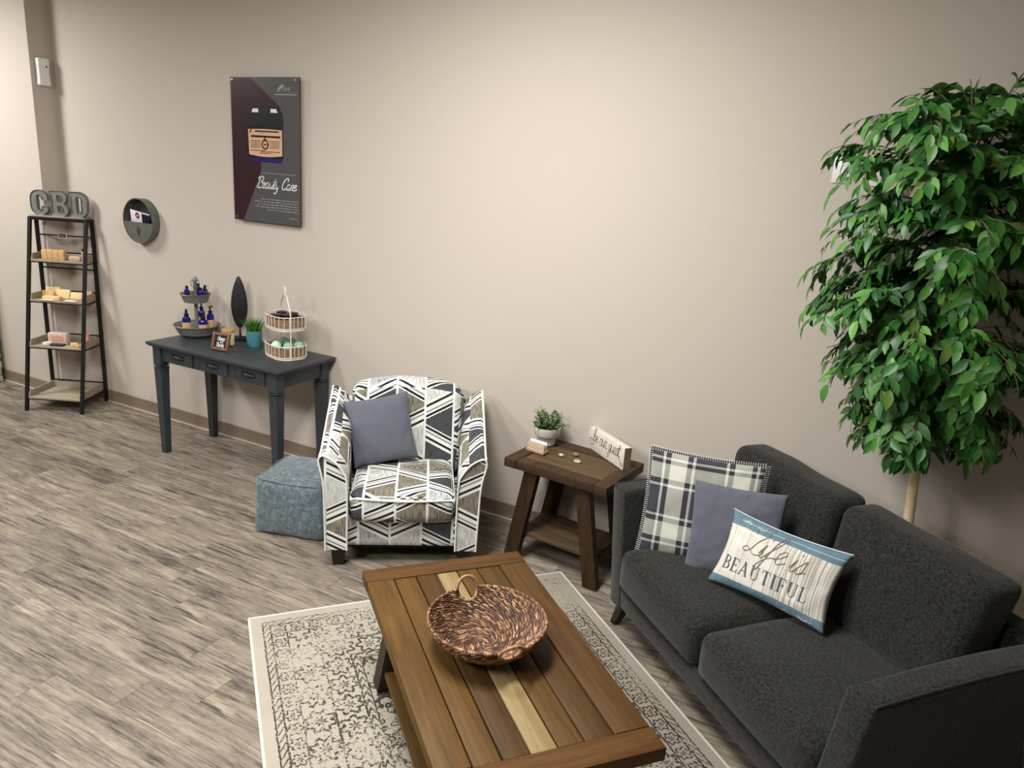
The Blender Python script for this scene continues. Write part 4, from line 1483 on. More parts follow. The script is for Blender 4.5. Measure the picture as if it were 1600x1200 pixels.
# potted plant
pp_ = thing('potted_plant', 'small leafy green plant in a white pot on the side table', 'potted plant', (-1.615, -.135, TH))
MB().lathe([(.046, 0), (.050, .003), (.055, .045), (.059, .050), (.068, .052), (.073, .058), (.078, .100), (.0785, .106), (.073, .106), (.069, .087), (0, .086)], 28).build('pot', M['offwhite'], pp_)
b = MB(); b.lathe([(.069, .088), (.03, .094), (0, .095)], 18, cap0=False); b.build('soil', M['soil'], pp_)
b = MB(); lr = random.Random(21)
def leaf_quad(b, p, d, up, L, Wd, mat=0, droop=.2):
    d = d.normalized(); sdv = d.cross(up)
    if sdv.length < 1e-4: sdv = d.orthogonal()
    sdv.normalize(); nv = sdv.cross(d).normalized()
    m1 = p+d*L*.45+nv*L*.06; tip = p+d*L-nv*L*droop
    b.add([p, m1-sdv*Wd/2, m1-nv*Wd*.12, m1+sdv*Wd/2, tip], [[0, 1, 2], [0, 2, 3], [1, 4, 2], [2, 4, 3]], mat)
for k in range(46):
    a, e = lr.uniform(0, 2*PI), lr.uniform(.25, 1.45)
    d = Vector((math.cos(a)*math.cos(e), math.sin(a)*math.cos(e), math.sin(e)))
    L = lr.uniform(.06, .105)
    base = Vector((math.cos(a)*.03, math.sin(a)*.03, .088))
    tip = base+Vector((d.x*L*.75, d.y*L*.75, d.z*L*1.15))
    b.tube([base, base.lerp(tip, .5)+Vector((0, 0, .006)), tip], .0011, 4, caps=False)
    for q in range(9):
        t = .35+.65*q/8
        p = base.lerp(tip, t)
        aa = lr.uniform(0, 2*PI)
        dd = (d*.5+Vector((math.cos(aa), math.sin(aa), lr.uniform(-.1, .7)))).normalized()
        leaf_quad(b, p, dd, Vector((0, 0, 1)), lr.uniform(.018, .028), lr.uniform(.011, .017))
b.keep_normals = True
stuff(b.build('foliage', M['herb'], pp_, smooth=0))
# card holder
ch = thing('card_holder', 'small wooden card holder with cards on the side table', 'card holder', (-1.600, -.285, TH), RAD(-10))
MB().box((0, 0, .009), (.118, .05, .018), .003).build('block', M['light_wood'], ch)
MB().box((0, -.008, .034), (.110, .012, .042), .002, rot=(-.12, 0, 0)).build('card_stack', M['card_tan'], ch)
MB().box((0, .008, .037), (.112, .004, .052), .001, rot=(-.12, 0, 0)).build('back_card', M['card_white'], ch)
for x, y, s, mk, lb in ((-1.463, -.262, .017, 'pebble', 'small cream stone nearest the card holder on the side table'), (-1.400, -.205, .019, 'pebble_grey', 'small grey stone in front of the white wooden sign'), (-1.357, -.285, .022, 'pebble', 'flat pale ring-shaped stone nearest the front edge of the side table')):
    if 'ring' in lb:
        b = MB().lathe([(.010, .002), (.013, 0), (s*.9, 0), (s, .004), (s*.9, .009), (.013, .009), (.010, .006), (.010, .002)], 20, sy=.75, cap0=False, cap1=False)
    else:
        b = MB().ball((0, 0, s*.48), s, 12, 8, sc=(1, .75, .5))
    tag(b.build('stone', M[mk], loc=(x, y, TH+.0003-.003), rot=(0, 0, RAD(-20))), lb, 'stone', 'stones on the side table')
# wooden block sign
sg = thing('block_sign', 'whitewashed wooden block sign with script lettering on the side table', 'sign', (-1.238, -.128, TH), RAD(-37.5))
MB().box((0, 0, .0625), (.36, .044, .125), .002).build('block', M['whitewash'], sg)
MB().box((.1802, 0, .0625), (.0016, .043, .123), 0).build('end_grain', M['sign_end'], sg, smooth=0)
b = MB()
st, w = script_strokes('be our guest', 0, 0, 1, .2, .9)
k = .27/w
st, w = script_strokes('be our guest', -.135, .055, k, .2, .9)
st = [[(x, .055+(z-.055)*1.25) for x, z in q] for q in st]
sw = catmull([(-.13, .058, 0), (-.158, .066, 0), (-.165, .045, 0), (-.145, .03, 0), (-.125, .045, 0)], 6)
st.append([(q.x, q.y) for q in sw])
sw = catmull([(.135, .058, 0), (.15, .03, 0), (.16, .016, 0), (.168, .026, 0), (.160, .034, 0)], 6)
st.append([(q.x, q.y) for q in sw])
ribbons(b, st, .0036, lambda x, z: (x, -.0224, z))
b.build('lettering', M['ink'], sg, smooth=0)

# ------------------------------------------------------------------ console table
KX0, KX1, KY0, KY1, KH = -4.480, -3.264, -.548, -.012, .81
kx, ky = (KX0+KX1)/2, (KY0+KY1)/2
kt = thing('console_table', 'slate painted console table with three drawers against the wall', 'console table', (kx, ky, 0))
KW, KD = KX1-KX0, KY1-KY0
b = MB().box((0, 0, KH-.009), (KW, KD, .018), .004)
b.build('tabletop', M['slate'], kt)
MB().box((0, 0, KH-.023), (KW-.022, KD-.016, .011), .004).build('moulding', M['slate'], kt)
LG = .072
lx, ly = KW/2-.075, KD/2-.06
for sx in (-1, 1):
    for sy in (-1, 1):
        x, y = sx*lx, sy*ly
        b = MB().box((x, y, .72), (LG, LG, .128), .003)
        q = lambda h, z: [(x-h, y-h, z), (x+h, y-h, z), (x+h, y+h, z), (x-h, y+h, z)]
        b.frustum(q(.022, .0005), q(LG/2-.002, .626))
        lg = b.build('leg', M['slate'], kt, smooth=0)
        bb_ = MB()
        for z in (.632, .648):
            bb_.box((x, y, z), (LG+.004, LG+.004, .009), .0035)
        bb_.build('bead', M['slate'], lg)
AZ, AH = .7325, .103
MB().box((0, ly+LG/2-.018, AZ), (2*lx-LG, .022, AH), .001).build('apron', M['slate'], kt)
for sx in (-1, 1):
    MB().box((sx*(lx+LG/2-.018), 0, AZ), (.022, 2*ly-LG, AH), .001).build('apron', M['slate'], kt)
fy = -ly-LG/2+.020
MB().box((0, fy+.004, AZ), (2*lx-LG, .018, AH), .001).build('apron', M['slate'], kt)
dw = .262
for x in (-.325, 0, .325):
    d = MB().box((x, fy-.0075, AZ), (dw, .010, AH-.026), .003).build('drawer', M['slate'], kt)
    b = MB()
    for s in (-1, 1):
        b.box((x+s*dw/2, fy-.009, AZ), (.012, .014, AH-.014), .004)
        b.box((x, fy-.009, AZ+s*(AH/2-.012)), (dw, .014, .010), .004)
    b.build('drawer_frame', M['slate'], d)
    b = MB()
    n = 14
    vs = []
    for j in range(5):
        e = PI/2*j/4
        for k in range(n+1):
            a = PI*k/n
            vs.append((x+.055*math.cos(a)*(.55+.45*math.cos(e)), fy-.013-.024*math.sin(e)*math.sin(a)**.5-.001, AZ-.006+.026*math.sin(a)*math.cos(e*.9)))
    b.add(vs, [[j*(n+1)+k, j*(n+1)+k+1, (j+1)*(n+1)+k+1, (j+1)*(n+1)+k] for j in range(4) for k in range(n)])
    b.box((x, fy-.0135, AZ+.004), (.118, .003, .030), .001)
    b.build('cup_pull', M['slate_dk'], d)

# ------------------------------------------------------------------ two tier tray
tx, ty = -4.395, -.185
tr = thing('tiered_tray', 'two tier galvanized tray on the left of the console table', 'tray', (tx, ty, KH))
MB().lathe([(.100, 0), (.100, .012), (0, .012)], 28).build('foot', M['galv_dk'], tr)
def pan(z, rb, rt, h):
    return [(0, z), (rb, z), (rt-.004, z+h-.004), (rt, z+h), (rt-.006, z+h), (rb-.004, z+.005), (0, z+.005)]
T1, T2 = .016, .242
p1 = MB().lathe(pan(T1, .125, .158, .062), 40).build('lower_pan', M['galv'], tr)
MB().lathe([(.154, T1+.058), (.160, T1+.062), (.156, T1+.066), (.150, T1+.062), (.154, T1+.058)], 40, cap0=False, cap1=False).build('rolled_rim', M['copper_rim'], p1)
p2 = MB().lathe(pan(T2, .078, .104, .058), 36).build('upper_pan', M['galv'], tr)
MB().lathe([(.100, T2+.054), (.106, T2+.058), (.102, T2+.062), (.096, T2+.058), (.100, T2+.054)], 36, cap0=False, cap1=False).build('rolled_rim', M['copper_rim'], p2)
MB().lathe([(.013, T1), (.013, .385), (.018, .392), (.020, .402), (.014, .414), (.006, .420), (0, .421)], 14).build('post', M['galv'], tr)
b = MB().tube([(.028*math.cos(2*PI*k/28)*1.0, .0*k, .375+.034*math.sin(2*PI*k/28)) for k in range(28)], .0022, 6, closed=True)
b.build('ring_pull', M['copper_rim'], tr, rot=(0, 0, RAD(40)))
def bottle(label, x, y, z, r, h, kind, group, lab=True):
    o = thing('bottle', label, 'bottle', (x, y, z), rnd.uniform(-.4, .4)+RAD(-50), group)
    nk = r*.42
    body = MB().lathe([(r*.92, 0), (r, .004), (r, h*.66), (r*.82, h*.76), (nk, h*.80), (nk, h*.84)], 18)
    body.build('glass', M['cobalt'], o)
    if lab:
        MB().lathe([(r+.0006, h*.10), (r+.0006, h*.54)], 18, cap0=False, cap1=False).build('label', M['kraft'], o)
    if kind == 'cap':
        MB().lathe([(nk*1.25, h*.82), (nk*1.25, h*.99), (nk*1.1, h), (0, h)], 14).build('cap', M['black_plastic'], o)
    elif kind == 'dropper':
        MB().lathe([(nk*1.3, h*.82), (nk*1.3, h*.92), (nk*.8, h*.95), (nk*.7, h*1.06), (nk*.45, h*1.16), (0, h*1.17)], 14).build('dropper_top', M['black_plastic'], o)
    else:
        b = MB().lathe([(nk*1.35, h*.82), (nk*1.35, h*.90), (nk*.5, h*.92), (nk*.5, h*1.02), (nk*.95, h*1.03), (nk*.95, h*1.09), (0, h*1.10)], 14)
        b.tube([(0, 0, h*1.07), (-r*.9, 0, h*1.09), (-r*1.5, 0, h*1.04)], .004, 6)
        b.build('pump_top', M['black_plastic'], o)
    return o
zu = KH+T2+.0055
gU = 'small cobalt bottles on the upper tray'
# offsets from the tray centre: a is to the right as seen from the room's middle, d is toward the room
va, vd = Vector((.69, .72, 0)), Vector((.72, -.69, 0))
def spot(a, d): 
    q = Vector((tx, ty, 0))+va*a+vd*d
    return q.x, q.y
for (a, d, h, lb) in ((-.055, .005, .098, 'small cobalt bottle alone on the left of the upper tray'),
                      (.018, -.055, .105, 'small cobalt bottle just behind the tray post'),
                      (.036, .010, .088, 'short cobalt bottle right of the post, front of the upper tray'),
                      (.060, .012, .086, 'short cobalt bottle second from the right on the upper tray'),
                      (.062, -.032, .098, 'small cobalt bottle at the right end of the upper tray')):
    x, y = spot(a, d)
    bottle(lb, x, y, zu, .0185, h*1.12, 'cap', gU, lab=False)
zl = KH+T1+.0055
gL = 'labelled cobalt bottles on the lower tray'
for (a, d, r, h, kd, lb) in ((-.065, .035, .027, .118, 'dropper', 'cobalt dropper bottle with tan label on the left of the lower tray'),
                             (.030, -.060, .023, .150, 'pump', 'tall cobalt pump bottle behind the others, right by the tray post'),
                             (.045, .050, .030, .100, 'cap', 'wide cobalt bottle with tan label at the front of the lower tray'),
                             (.092, .0, .024, .135, 'pump', 'cobalt pump bottle at the right end of the lower tray')):
    x, y = spot(a, d)
    bottle(lb, x, y, zl, r*1.08, h*1.28, kd, gL)

# framed chalk sign
fs_ = thing('desk_sign', 'small wooden framed chalk sign leaning on the console table', 'sign', (-3.925, -.405, KH), RAD(8))
FW, FH = .135, .118
tilt = (RAD(-16), 0, 0)
MB().box((0, .004, FH/2+.001), (FW-.012, .006, FH-.012), 0, rot=None).build('chalkboard', M['chalkboard'], fs_, smooth=0, rot=tilt, loc=(0, 0, .004))
for s in (-1, 1):
    MB().box((s*(FW/2-.009), 0, FH/2+.001), (.018, .022, FH), .002).build('frame_side', M['frame_wood'], fs_, rot=tilt, loc=(0, 0, .004))
    MB().box((0, 0, (FH-.009 if s > 0 else .010)), (FW-.036, .022, .018), .002).build('frame_rail', M['frame_wood'], fs_, rot=tilt, loc=(0, 0, .004))
b = MB()
for tx_, zz, sz in (('Hemp', .066, .036), ('Beauty', .026, .030)):
    st, w = script_strokes(tx_, 0, 0, 1, .15, .9)
    k = .060/w
    st, w = script_strokes(tx_, -.033, zz, k, .15, .9)
    ribbons(b, [[(x, zz+(z-zz)*min(1, sz/k)*1.0) for x, z in q] for q in st], .0038, lambda x, z: (x, .0004, z))
b.add([(.006*math.cos(2*PI*k/12), .0004, .054+.006*math.sin(2*PI*k/12)) for k in range(12)], [list(range(12))])
b.build('lettering', M['ink_white'], fs_, smooth=0, rot=tilt, loc=(0, 0, .004))
MB().box((.045, .045, .045), (.012, .004, .096), .001, rot=(RAD(34), 0, 0)).build('easel_leg', M['frame_wood'], fs_)

# candle
cd_ = thing('candle_jar', 'cream candle jar with a wooden lid behind the chalk sign', 'candle', (-4.012, -.250, KH))
MB().lathe([(.034, 0), (.040, .004), (.041, .086), (.037, .091), (0, .091)], 24).build('jar', M['cream_wax'], cd_)
MB().lathe([(.041, .091), (.043, .093), (.043, .110), (.040, .114), (0, .114)], 24).build('lid', M['lid_wood'], cd_)

# black carved tree
ctt = thing('carved_tree', 'black carved leaf-shaped tree ornament on the console table', 'ornament', (-4.075, -.085, KH), RAD(38))
MB().box((0, 0, .011), (.13, .075, .022), .003).build('base', M['black_carved'], ctt)
MB().lathe([(.009, .022), (.006, .06), (.006, .10)], 10).build('stem', M['black_carved'], ctt)
pr = [(0, .085), (.020, .10), (.042, .15), (.054, .21), (.056, .26), (.048, .33), (.033, .39), (.016, .435), (.006, .452), (0, .455)]
cpf = catmull([(a, 0, b_) for a, b_ in pr], 5)
b = MB().lathe([(max(0, q.x), q.z) for q in cpf], 20, sy=.42)
b.build('carved_leaf', M['black_carved'], ctt)
b = MB()
for k in range(9):
    z = .14+.03*k
    for s in (-1, 1):
        wv = [q.x for q in cpf if abs(q.z-z-.03) < .012]
        wv = (wv[0] if wv else .02)*.8
        b.tube([(0, -.0235*(wv/.045)**.5-.001, z), (s*wv*.5, -.021*(wv/.045)**.5, z+.018), (s*wv, -.012*(wv/.045)**.5, z+.03)], .0016, 4)
b.build('carved_veins', M['black_plastic'], ctt)

# grass pot
gp = thing('potted_grass', 'tuft of green grass in a teal pot on the console table', 'potted plant', (-3.872, -.150, KH))
MB().lathe([(.049, 0), (.051, .003), (.0525, .104), (.0525, .110), (.048, .110), (.047, .095), (0, .095)], 28).build('pot', M['teal'], gp)
MB().lathe([(.0475, .0955), (0, .099)], 18, cap0=False).build('soil', M['soil'], gp)
b = MB(); gr = random.Random(4)
for k in range(230):
    a, rr_ = gr.uniform(0, 2*PI), .043*math.sqrt(gr.random())
    p = Vector((rr_*math.cos(a), rr_*math.sin(a), .096))
    out_ = Vector((math.cos(a), math.sin(a), 0))*(.010+rr_*gr.uniform(.5, 1.4))
    h = gr.uniform(.075, .135)*(1-.25*rr_/.043)
    sdv = Vector((-math.sin(a+gr.uniform(-1, 1)), math.cos(a+gr.uniform(-1, 1)), 0))*.0024
    m = p+out_*.4+Vector((0, 0, h*.6)); t = p+out_*1.3+Vector((0, 0, h))
    b.add([p-sdv, p+sdv, m+sdv*.8, m-sdv*.8, t], [[0, 1, 2, 3], [3, 2, 4]])
b.keep_normals = True
stuff(b.build('grass', M['grass_blade'], gp, smooth=0))

# two tier wire basket
bx, by = -3.512, -.220
wb = thing('wire_basket', 'two tier white wire basket with burlap lining on the console table', 'basket', (bx, by, KH), RAD(-18))
EA, EB_ = .150, .118
def ov(a, sc=1.0, z=0):
    c, s_ = math.cos(a), math.sin(a)
    m = (abs(c)**3+abs(s_)**3)**(-1/3)
    return (EA*sc*c*m*.93, EB_*sc*s_*m*.93, z)
NO = 56
tiers = ((.004, .088, 1.0), (.195, .090, .97))
for z0, h, sc in tiers:
    b = MB()
    b.add([ov(2*PI*k/NO, sc, z0) for k in range(NO)]+[ov(2*PI*k/NO, sc, z0+.014) for k in range(NO)],
          [list(range(NO))[::-1], [NO+k for k in range(NO)]]+[[k, (k+1) % NO, NO+(k+1) % NO, NO+k] for k in range(NO)])
    b.build('base_tray', M['wire_white'], wb)
    b = MB()
    for zz, rr_ in ((z0+h, .0034), (z0+.016, .003)):
        b.tube([ov(2*PI*k/NO, sc*1.01, zz) for k in range(NO)], rr_, 6, closed=True)
    for k in range(24):
        p0, p1 = ov(2*PI*(k+.5)/24, sc*1.01, z0+.014), ov(2*PI*(k+.5)/24, sc*1.03, z0+h)
        b.tube([p0, p1], .0021, 5)
    b.build('wire_cage', M['wire_white'], wb)
    b = MB()
    rings = [(sc*.95, z0+.0145), (sc*.955, z0+h*.82), (sc*.93, z0+h*.86), (sc*.915, z0+h*.80), (sc*.90, z0+.040)]
    vs = [ov(2*PI*k/NO, q, z+(.003*math.sin(k*1.3) if z > z0+.05 else 0)) for q, z in rings for k in range(NO)]
    fs2 = [[i*NO+k, i*NO+(k+1) % NO, (i+1)*NO+(k+1) % NO, (i+1)*NO+k] for i in range(len(rings)-1) for k in range(NO)]
    fs2.append([(len(rings)-1)*NO+k for k in range(NO)])
    b.add(vs, fs2)
    b.build('burlap_lining', M['burlap'], wb)
HA = RAD(-20)
b = MB()
for s, aa in ((1, HA), (1, HA+PI)):
    e0, e1 = Vector(ov(aa, 1.03, .004)), Vector(ov(aa, 1.03, .310))
    b.tube(catmull([e0, (e0+e1)/2, e1, e1*.25+Vector((0, 0, .415-e1.z*.25+.0))], 5), .0042, 6)
b.build('handle_frame', M['wire_white'], wb)
b = MB().tube([Vector((.016*math.cos(2*PI*k/20), 0, .432+.034*math.sin(2*PI*k/20))) for k in range(20)], .006, 7, closed=True)
b.build('handle_loop', M['wire_white'], wb, rot=(0, 0, HA))
cr_, sr_ = math.cos(RAD(-18)), math.sin(RAD(-18))
def inb(x, y): return (bx+x*cr_-y*sr_, by+x*sr_+y*cr_)
zb0 = KH+.004+.041
for (x, y, z, r, mk, lb) in ((-.075, .02, .036, .036, 'grey_green', 'grey-green bath ball at the left of the lower basket tier'),
                             (-.012, -.062, .033, .033, 'mint_pale', 'pale mint bath ball at the front of the lower basket tier'),
                             (.012, .022, .040, .038, 'grey_green', 'grey-green bath ball in the middle of the lower basket tier'),
                             (.078, -.025, .034, .034, 'mint', 'soft green bath ball at the right of the lower basket tier'),
                             (.080, .050, .036, .034, 'mint', 'soft green bath ball at the back right of the lower basket tier'),
                             (-.045, .068, .034, .033, 'mint', 'soft green bath ball at the back left of the lower basket tier')):
    X, Y = inb(x, y)
    b = MB().ball((0, 0, 0), r, 20, 14)
    b.lathe([(r*.985, -.0025), (r*1.025, 0), (r*.985, .0025)], 24, cap0=False, cap1=False)
    tag(b.build('bath_ball', M[mk], loc=(X, Y, zb0+r), rot=(.4, .2, 0)), lb, 'bath ball', 'bath balls in the wire basket')
zb1 = KH+.195+.041
for (x, y, r, lb) in ((-.070, .012, .036, 'dark plum wax melt at the left of the upper basket tier'),
                      (.004, .052, .034, 'dark plum wax melt at the back of the upper basket tier'),
                      (.042, -.010, .034, 'dark plum wax melt in the middle of the upper basket tier'),
                      (.010, -.062, .032, 'dark plum wax melt at the front of the upper basket tier')):
    X, Y = inb(x, y)
    b = MB()
    n = 8
    b.lathe([(r*.72, 0), (r*.95, .010), (r, .045), (r*.96, .055), (r*.5, .060), (0, .060)], 14)
    tag(b.build('wax_melt', M['plum'], loc=(X, Y, zb1)), lb, 'wax melt', 'plum wax melts in the wire basket')

# ------------------------------------------------------------------ ladder shelf
LA = RAD(26.5)
LF = Vector((-5.972, -.545, 0))
ls = thing('ladder_shelf', 'black metal ladder shelf with grey wood shelves in the wall corner', 'shelf', LF, LA)
LW, LH, LB, LT = .4425, 1.508, .365, .290
TB = .0115
def sqtube(b, p0, p1, h=TB):
    p0, p1 = Vector(p0), Vector(p1)
    b.tube([p0, p1], h*1.414, 4)
for x in (0, LW):
    b = MB(); b.frustum([(x-TB, -TB, 0), (x+TB, -TB, 0), (x+TB, TB, 0), (x-TB, TB, 0)], [(x-TB, LT-TB, LH), (x+TB, LT-TB, LH), (x+TB, LT+TB, LH), (x-TB, LT+TB, LH)])
    b.build('front_leg', M['black_metal'], ls, smooth=0)
    b = MB(); b.box((x, LB, LH/2), (2*TB, 2*TB, LH), 0)
    b.build('rear_leg', M['black_metal'], ls, smooth=0)
for z in (LH-.012,):
    b = MB()
    b.box((LW/2, LT, z), (LW, 2*TB, .024)); b.box((LW/2, LB, z), (LW, 2*TB, .024))
    for x in (0, LW): b.box((x, (LT+LB)/2, z), (2*TB, LB-LT, .024))
    b.build('top_frame', M['black_metal'], ls, smooth=0)
MB().box((LW/2-.004, (LT+LB)/2, LH+.0065), (LW-.01, LB-LT+.012, .013), .002).build('top_board', M['shelf_wood'], ls)
for z in (1.365, 1.105):
    MB().box((LW/2, LB, z), (LW, .010, .010)).build('rung', M['black_metal'], ls, smooth=0)
SZ = (.105, .507, .865, 1.175)
shelf_front = []
for z in SZ:
    y0 = LT*z/LH-.004
    y1 = LB-.014
    shelf_front.append(y0)
    x0, x1 = TB+.002, LW-TB-.002
    s_ = MB().box(((x0+x1)/2, (y0+y1)/2, z), (x1-x0, y1-y0, .016), .002).build('shelf_board', M['shelf_wood'], ls)
    for x in (x0+.006, x1-.006):
        d = y1-y0
        prf = [(y0+.004, z+.008), (y0+.010, z+.036), (y0+.028, z+.050), (y0+.055, z+.054), (y1, z+.054), (y1, z+.008)]
        b = MB(); b.frustum([(x-.006, a, c) for a, c in prf], [(x+.006, a, c) for a, c in prf])
        b.build('side_lip', M['shelf_wood'], s_, smooth=0)
    MB().box(((x0+x1)/2, y1-.006, z+.028), (x1-x0-.026, .012, .040), .001).build('back_lip', M['shelf_wood'], s_, smooth=0)
    b = MB()
    b.box((LW/2, y0+.010, z-.0125), (LW-2*TB, .010, .009))
    b.box((LW/2, LB, z+.056), (LW-2*TB, .010, .010))
    for x in (0, LW): b.box((x, (y0+LB)/2+.01, z-.0125), (.012, LB-y0-.03, .009))
    b.build('shelf_bracket', M['black_metal'], ls, smooth=0)
nm = MB().box((.205, LB-.0085, 1.365), (.070, .006, .046), .001).build('name_plate', M['plate_grey'], ls)
MB().box((.205, LB-.0122, 1.366), (.054, .001, .030)).build('plate_face', M['chalkboard'], nm, smooth=0)
b = MB()
for z in (1.371, 1.361):
    x = .185
    while x < .225:
        w = .004+.006*rnd.random()
        ribbons(b, [[(x, z), (x+w, z)]], .004, lambda a, c: (a, LB-.0129, c)); x += w+.004
b.build('plate_print', M['poster_dim'], nm, smooth=0)

LM = Matrix.Translation(LF) @ Matrix.Rotation(LA, 4, 'Z')
def onladder(x, y, z):
    p = LM @ Vector((x, y, z)); return (p.x, p.y, p.z)
# galvanized letters
def arcp(cx, cy, rx, ry, a0, a1, n=8):
    return [(cx+rx*math.cos(RAD(a0+(a1-a0)*k/n)), cy+ry*math.sin(RAD(a0+(a1-a0)*k/n))) for k in range(n+1)]
OUT = {
 'C': [arcp(.36, .66, .36, .34, 20, 180, 10)+arcp(.36, .34, .36, .34, 180, 340, 10)+[(.70, .36), (.46, .36)]+arcp(.36, .30, .10, .12, 0, -180, 8)+arcp(.36, .70, .10, .12, 180, 0, 8)+[(.46, .62), (.70, .62)]],
 'B': [[(0, 0), (.45, 0)]+arcp(.45, .26, .27, .26, -90, 65, 8)+[(.55, .52)]+arcp(.43, .75, .25, .25, -35, 90, 8)+[(0, 1), (0, .86), (.07, .83), (.07, .17), (0, .14)],
       [(.28, .17), (.28, .42), (.40, .42)]+arcp(.40, .295, .10, .125, 90, -90, 6),
       [(.28, .60), (.28, .84), (.38, .84)]+arcp(.38, .72, .09, .12, 90, -90, 6)],
 'D': [[(0, 0), (.42, 0)]+arcp(.36, .36, .36, .36, -80, 0, 7)+arcp(.36, .64, .36, .36, 0, 80, 7)+[(.42, 1), (0, 1), (0, .86), (.07, .83), (.07, .17), (0, .14)],
       [(.28, .18), (.28, .82), (.36, .82)]+arcp(.36, .70, .13, .12, 90, 0, 5)+arcp(.36, .30, .13, .12, 0, -90, 5)]}
LS = .192
for ch, x0, lb in (('C', .010, 'galvanized metal letter C on top of the ladder shelf'), ('B', .165, 'galvanized metal letter B on top of the ladder shelf'), ('D', .315, 'galvanized metal letter D on top of the ladder shelf')):
    o = thing('letter_sign', lb, 'letter', onladder(x0, LT+.028, LH+.0132), LA, 'CBD letters on the ladder shelf')
    outl = [[(x*LS*1.0, z*LS) for x, z in sp] for sp in OUT[ch]]
    vs, fs = curve_mesh('letter', outl, .014, 0)
    R90 = Matrix.Rotation(PI/2, 4, 'X')
    b = MB(); b.add(vs, fs, 0, R90)
    b.build('letter_face', M['galv'], o, smooth=0)
    b = MB()
    for sp in outl:
        path = [(x, -.015, z) for x, z in sp]
        b.tube(path, .0042, 6, closed=True)
        b.tube([(x, .014, z) for x, z in sp], .003, 5, closed=True)
    b.build('letter_rim', M['galv_rim'], o, smooth=60, loc=(0, 0, .0))

# goods on the shelves
def pack(label, x, dy, shelf, w, d, h, mat, rz=0.0, rx=0.0, lab=None, group='goods on the ladder shelf', dz=0.0, name='soap_box', cat='box', r=.003):
    z = SZ[shelf]+.0085+dz
    o = thing(name, label, cat, onladder(x, shelf_front[shelf]+dy, z), LA+rz, group)
    T = Matrix.Rotation(rx, 4, 'X')
    b = MB().box((0, 0, h/2), (w, d, h), r, M=T)
    b.build('body', M[mat], o)
    if lab:
        b = MB().box((0, -d/2-.0004, h*.52), (w*.72, .0008, h*.5), 0, M=T)
        b.build('label', M[lab], o, smooth=0)
    return o
for i, (x, lb) in enumerate(((.105, 'tan soap box at the left end of the top shelf row'), (.150, 'second tan soap box from the left on the top shelf'), (.195, 'third tan soap box from the left on the top shelf'), (.240, 'fourth tan soap box, at the right end of the top shelf row'))):
    pack(lb, x, .055, 3, .043, .05, .075+.003*(i % 2), 'soap_tan', lab='kraft')
pack('low clear pack of pink pieces on the top shelf', .338, .06, 3, .085, .05, .035, 'pack_clear', lab='soap_pink', name='pack', cat='pack', r=.008)
bt = thing('bottle', 'slim pink bottle with black top at the right end of the top shelf', 'bottle', onladder(.405, shelf_front[3]+.055, SZ[3]+.0085), LA, 'goods on the ladder shelf')
MB().lathe([(.013, 0), (.014, .003), (.014, .07), (.007, .078)], 12).build('body', M['soap_pink'], bt)
MB().lathe([(.008, .078), (.008, .10), (0, .101)], 10).build('cap', M['black_plastic'], bt)
pack('pale yellow packet at the back left of the second shelf', .115, .135, 2, .11, .02, .085, 'soap_yellow', rz=.1, rx=-.25, name='packet', cat='packet')
pack('tan packet leaning at the far left of the second shelf', .105, .085, 2, .09, .018, .060, 'soap_tan', rz=.0, rx=-.35, name='packet', cat='packet')
pack('yellow packet propped in the middle of the second shelf', .205, .115, 2, .12, .018, .075, 'soap_yellow', rz=-.1, rx=-.3, name='packet', cat='packet')
pack('yellow packet lying at the front of the second shelf', .170, .040, 2, .13, .055, .028, 'soap_yellow', rz=.05, name='packet', cat='packet')
pack('white card lying at the front left of the second shelf', .150, .003, 2, .10, .022, .004, 'card_white', name='card', cat='card', r=.001)
pack('yellow packet right of centre on the second shelf', .330, .100, 2, .10, .02, .060, 'soap_yellow', rz=.1, rx=-.4, name='packet', cat='packet')
pack('white card lying at the front right of the second shelf', .330, .020, 2, .09, .05, .006, 'card_white', name='card', cat='card', r=.001)
pack('tan packet at the right end of the second shelf', .385, .155, 2, .07, .02, .065, 'soap_tan', rz=.3, rx=-.25, name='packet', cat='packet')
pack('clear box with pink label on the third shelf', .195, .105, 1, .15, .06, .095, 'pack_clear', lab='soap_pink', name='gift_box', cat='box', r=.008)
tn2 = tag(MB().lathe([(.030, 0), (.034, .003), (.034, .018), (.031, .021), (0, .021)], 20).build('round_tin', M['offwhite'], loc=onladder(.125, shelf_front[1]+.055, SZ[1]+.0085)), 'small white round tin in front of the pink box on the third shelf', 'tin', 'goods on the ladder shelf')
pack('flat plum packet in front of the pink box on the third shelf', .215, .045, 1, .10, .05, .014, 'plum', name='packet', cat='packet')
pack('small tan packet at the front right of the third shelf', .335, .065, 1, .05, .04, .025, 'soap_yellow', rz=.6, name='packet', cat='packet')
pack('small tan packet tipped at the right corner of the third shelf', .382, .035, 1, .045, .03, .022, 'soap_tan', rz=-.4, name='packet', cat='packet')
pack('red bagged soap at the right of the third shelf', .385, .150, 1, .062, .035, .085, 'soap_red', rz=.3, lab='soap_pink', name='soap_bag', cat='bag', r=.012)

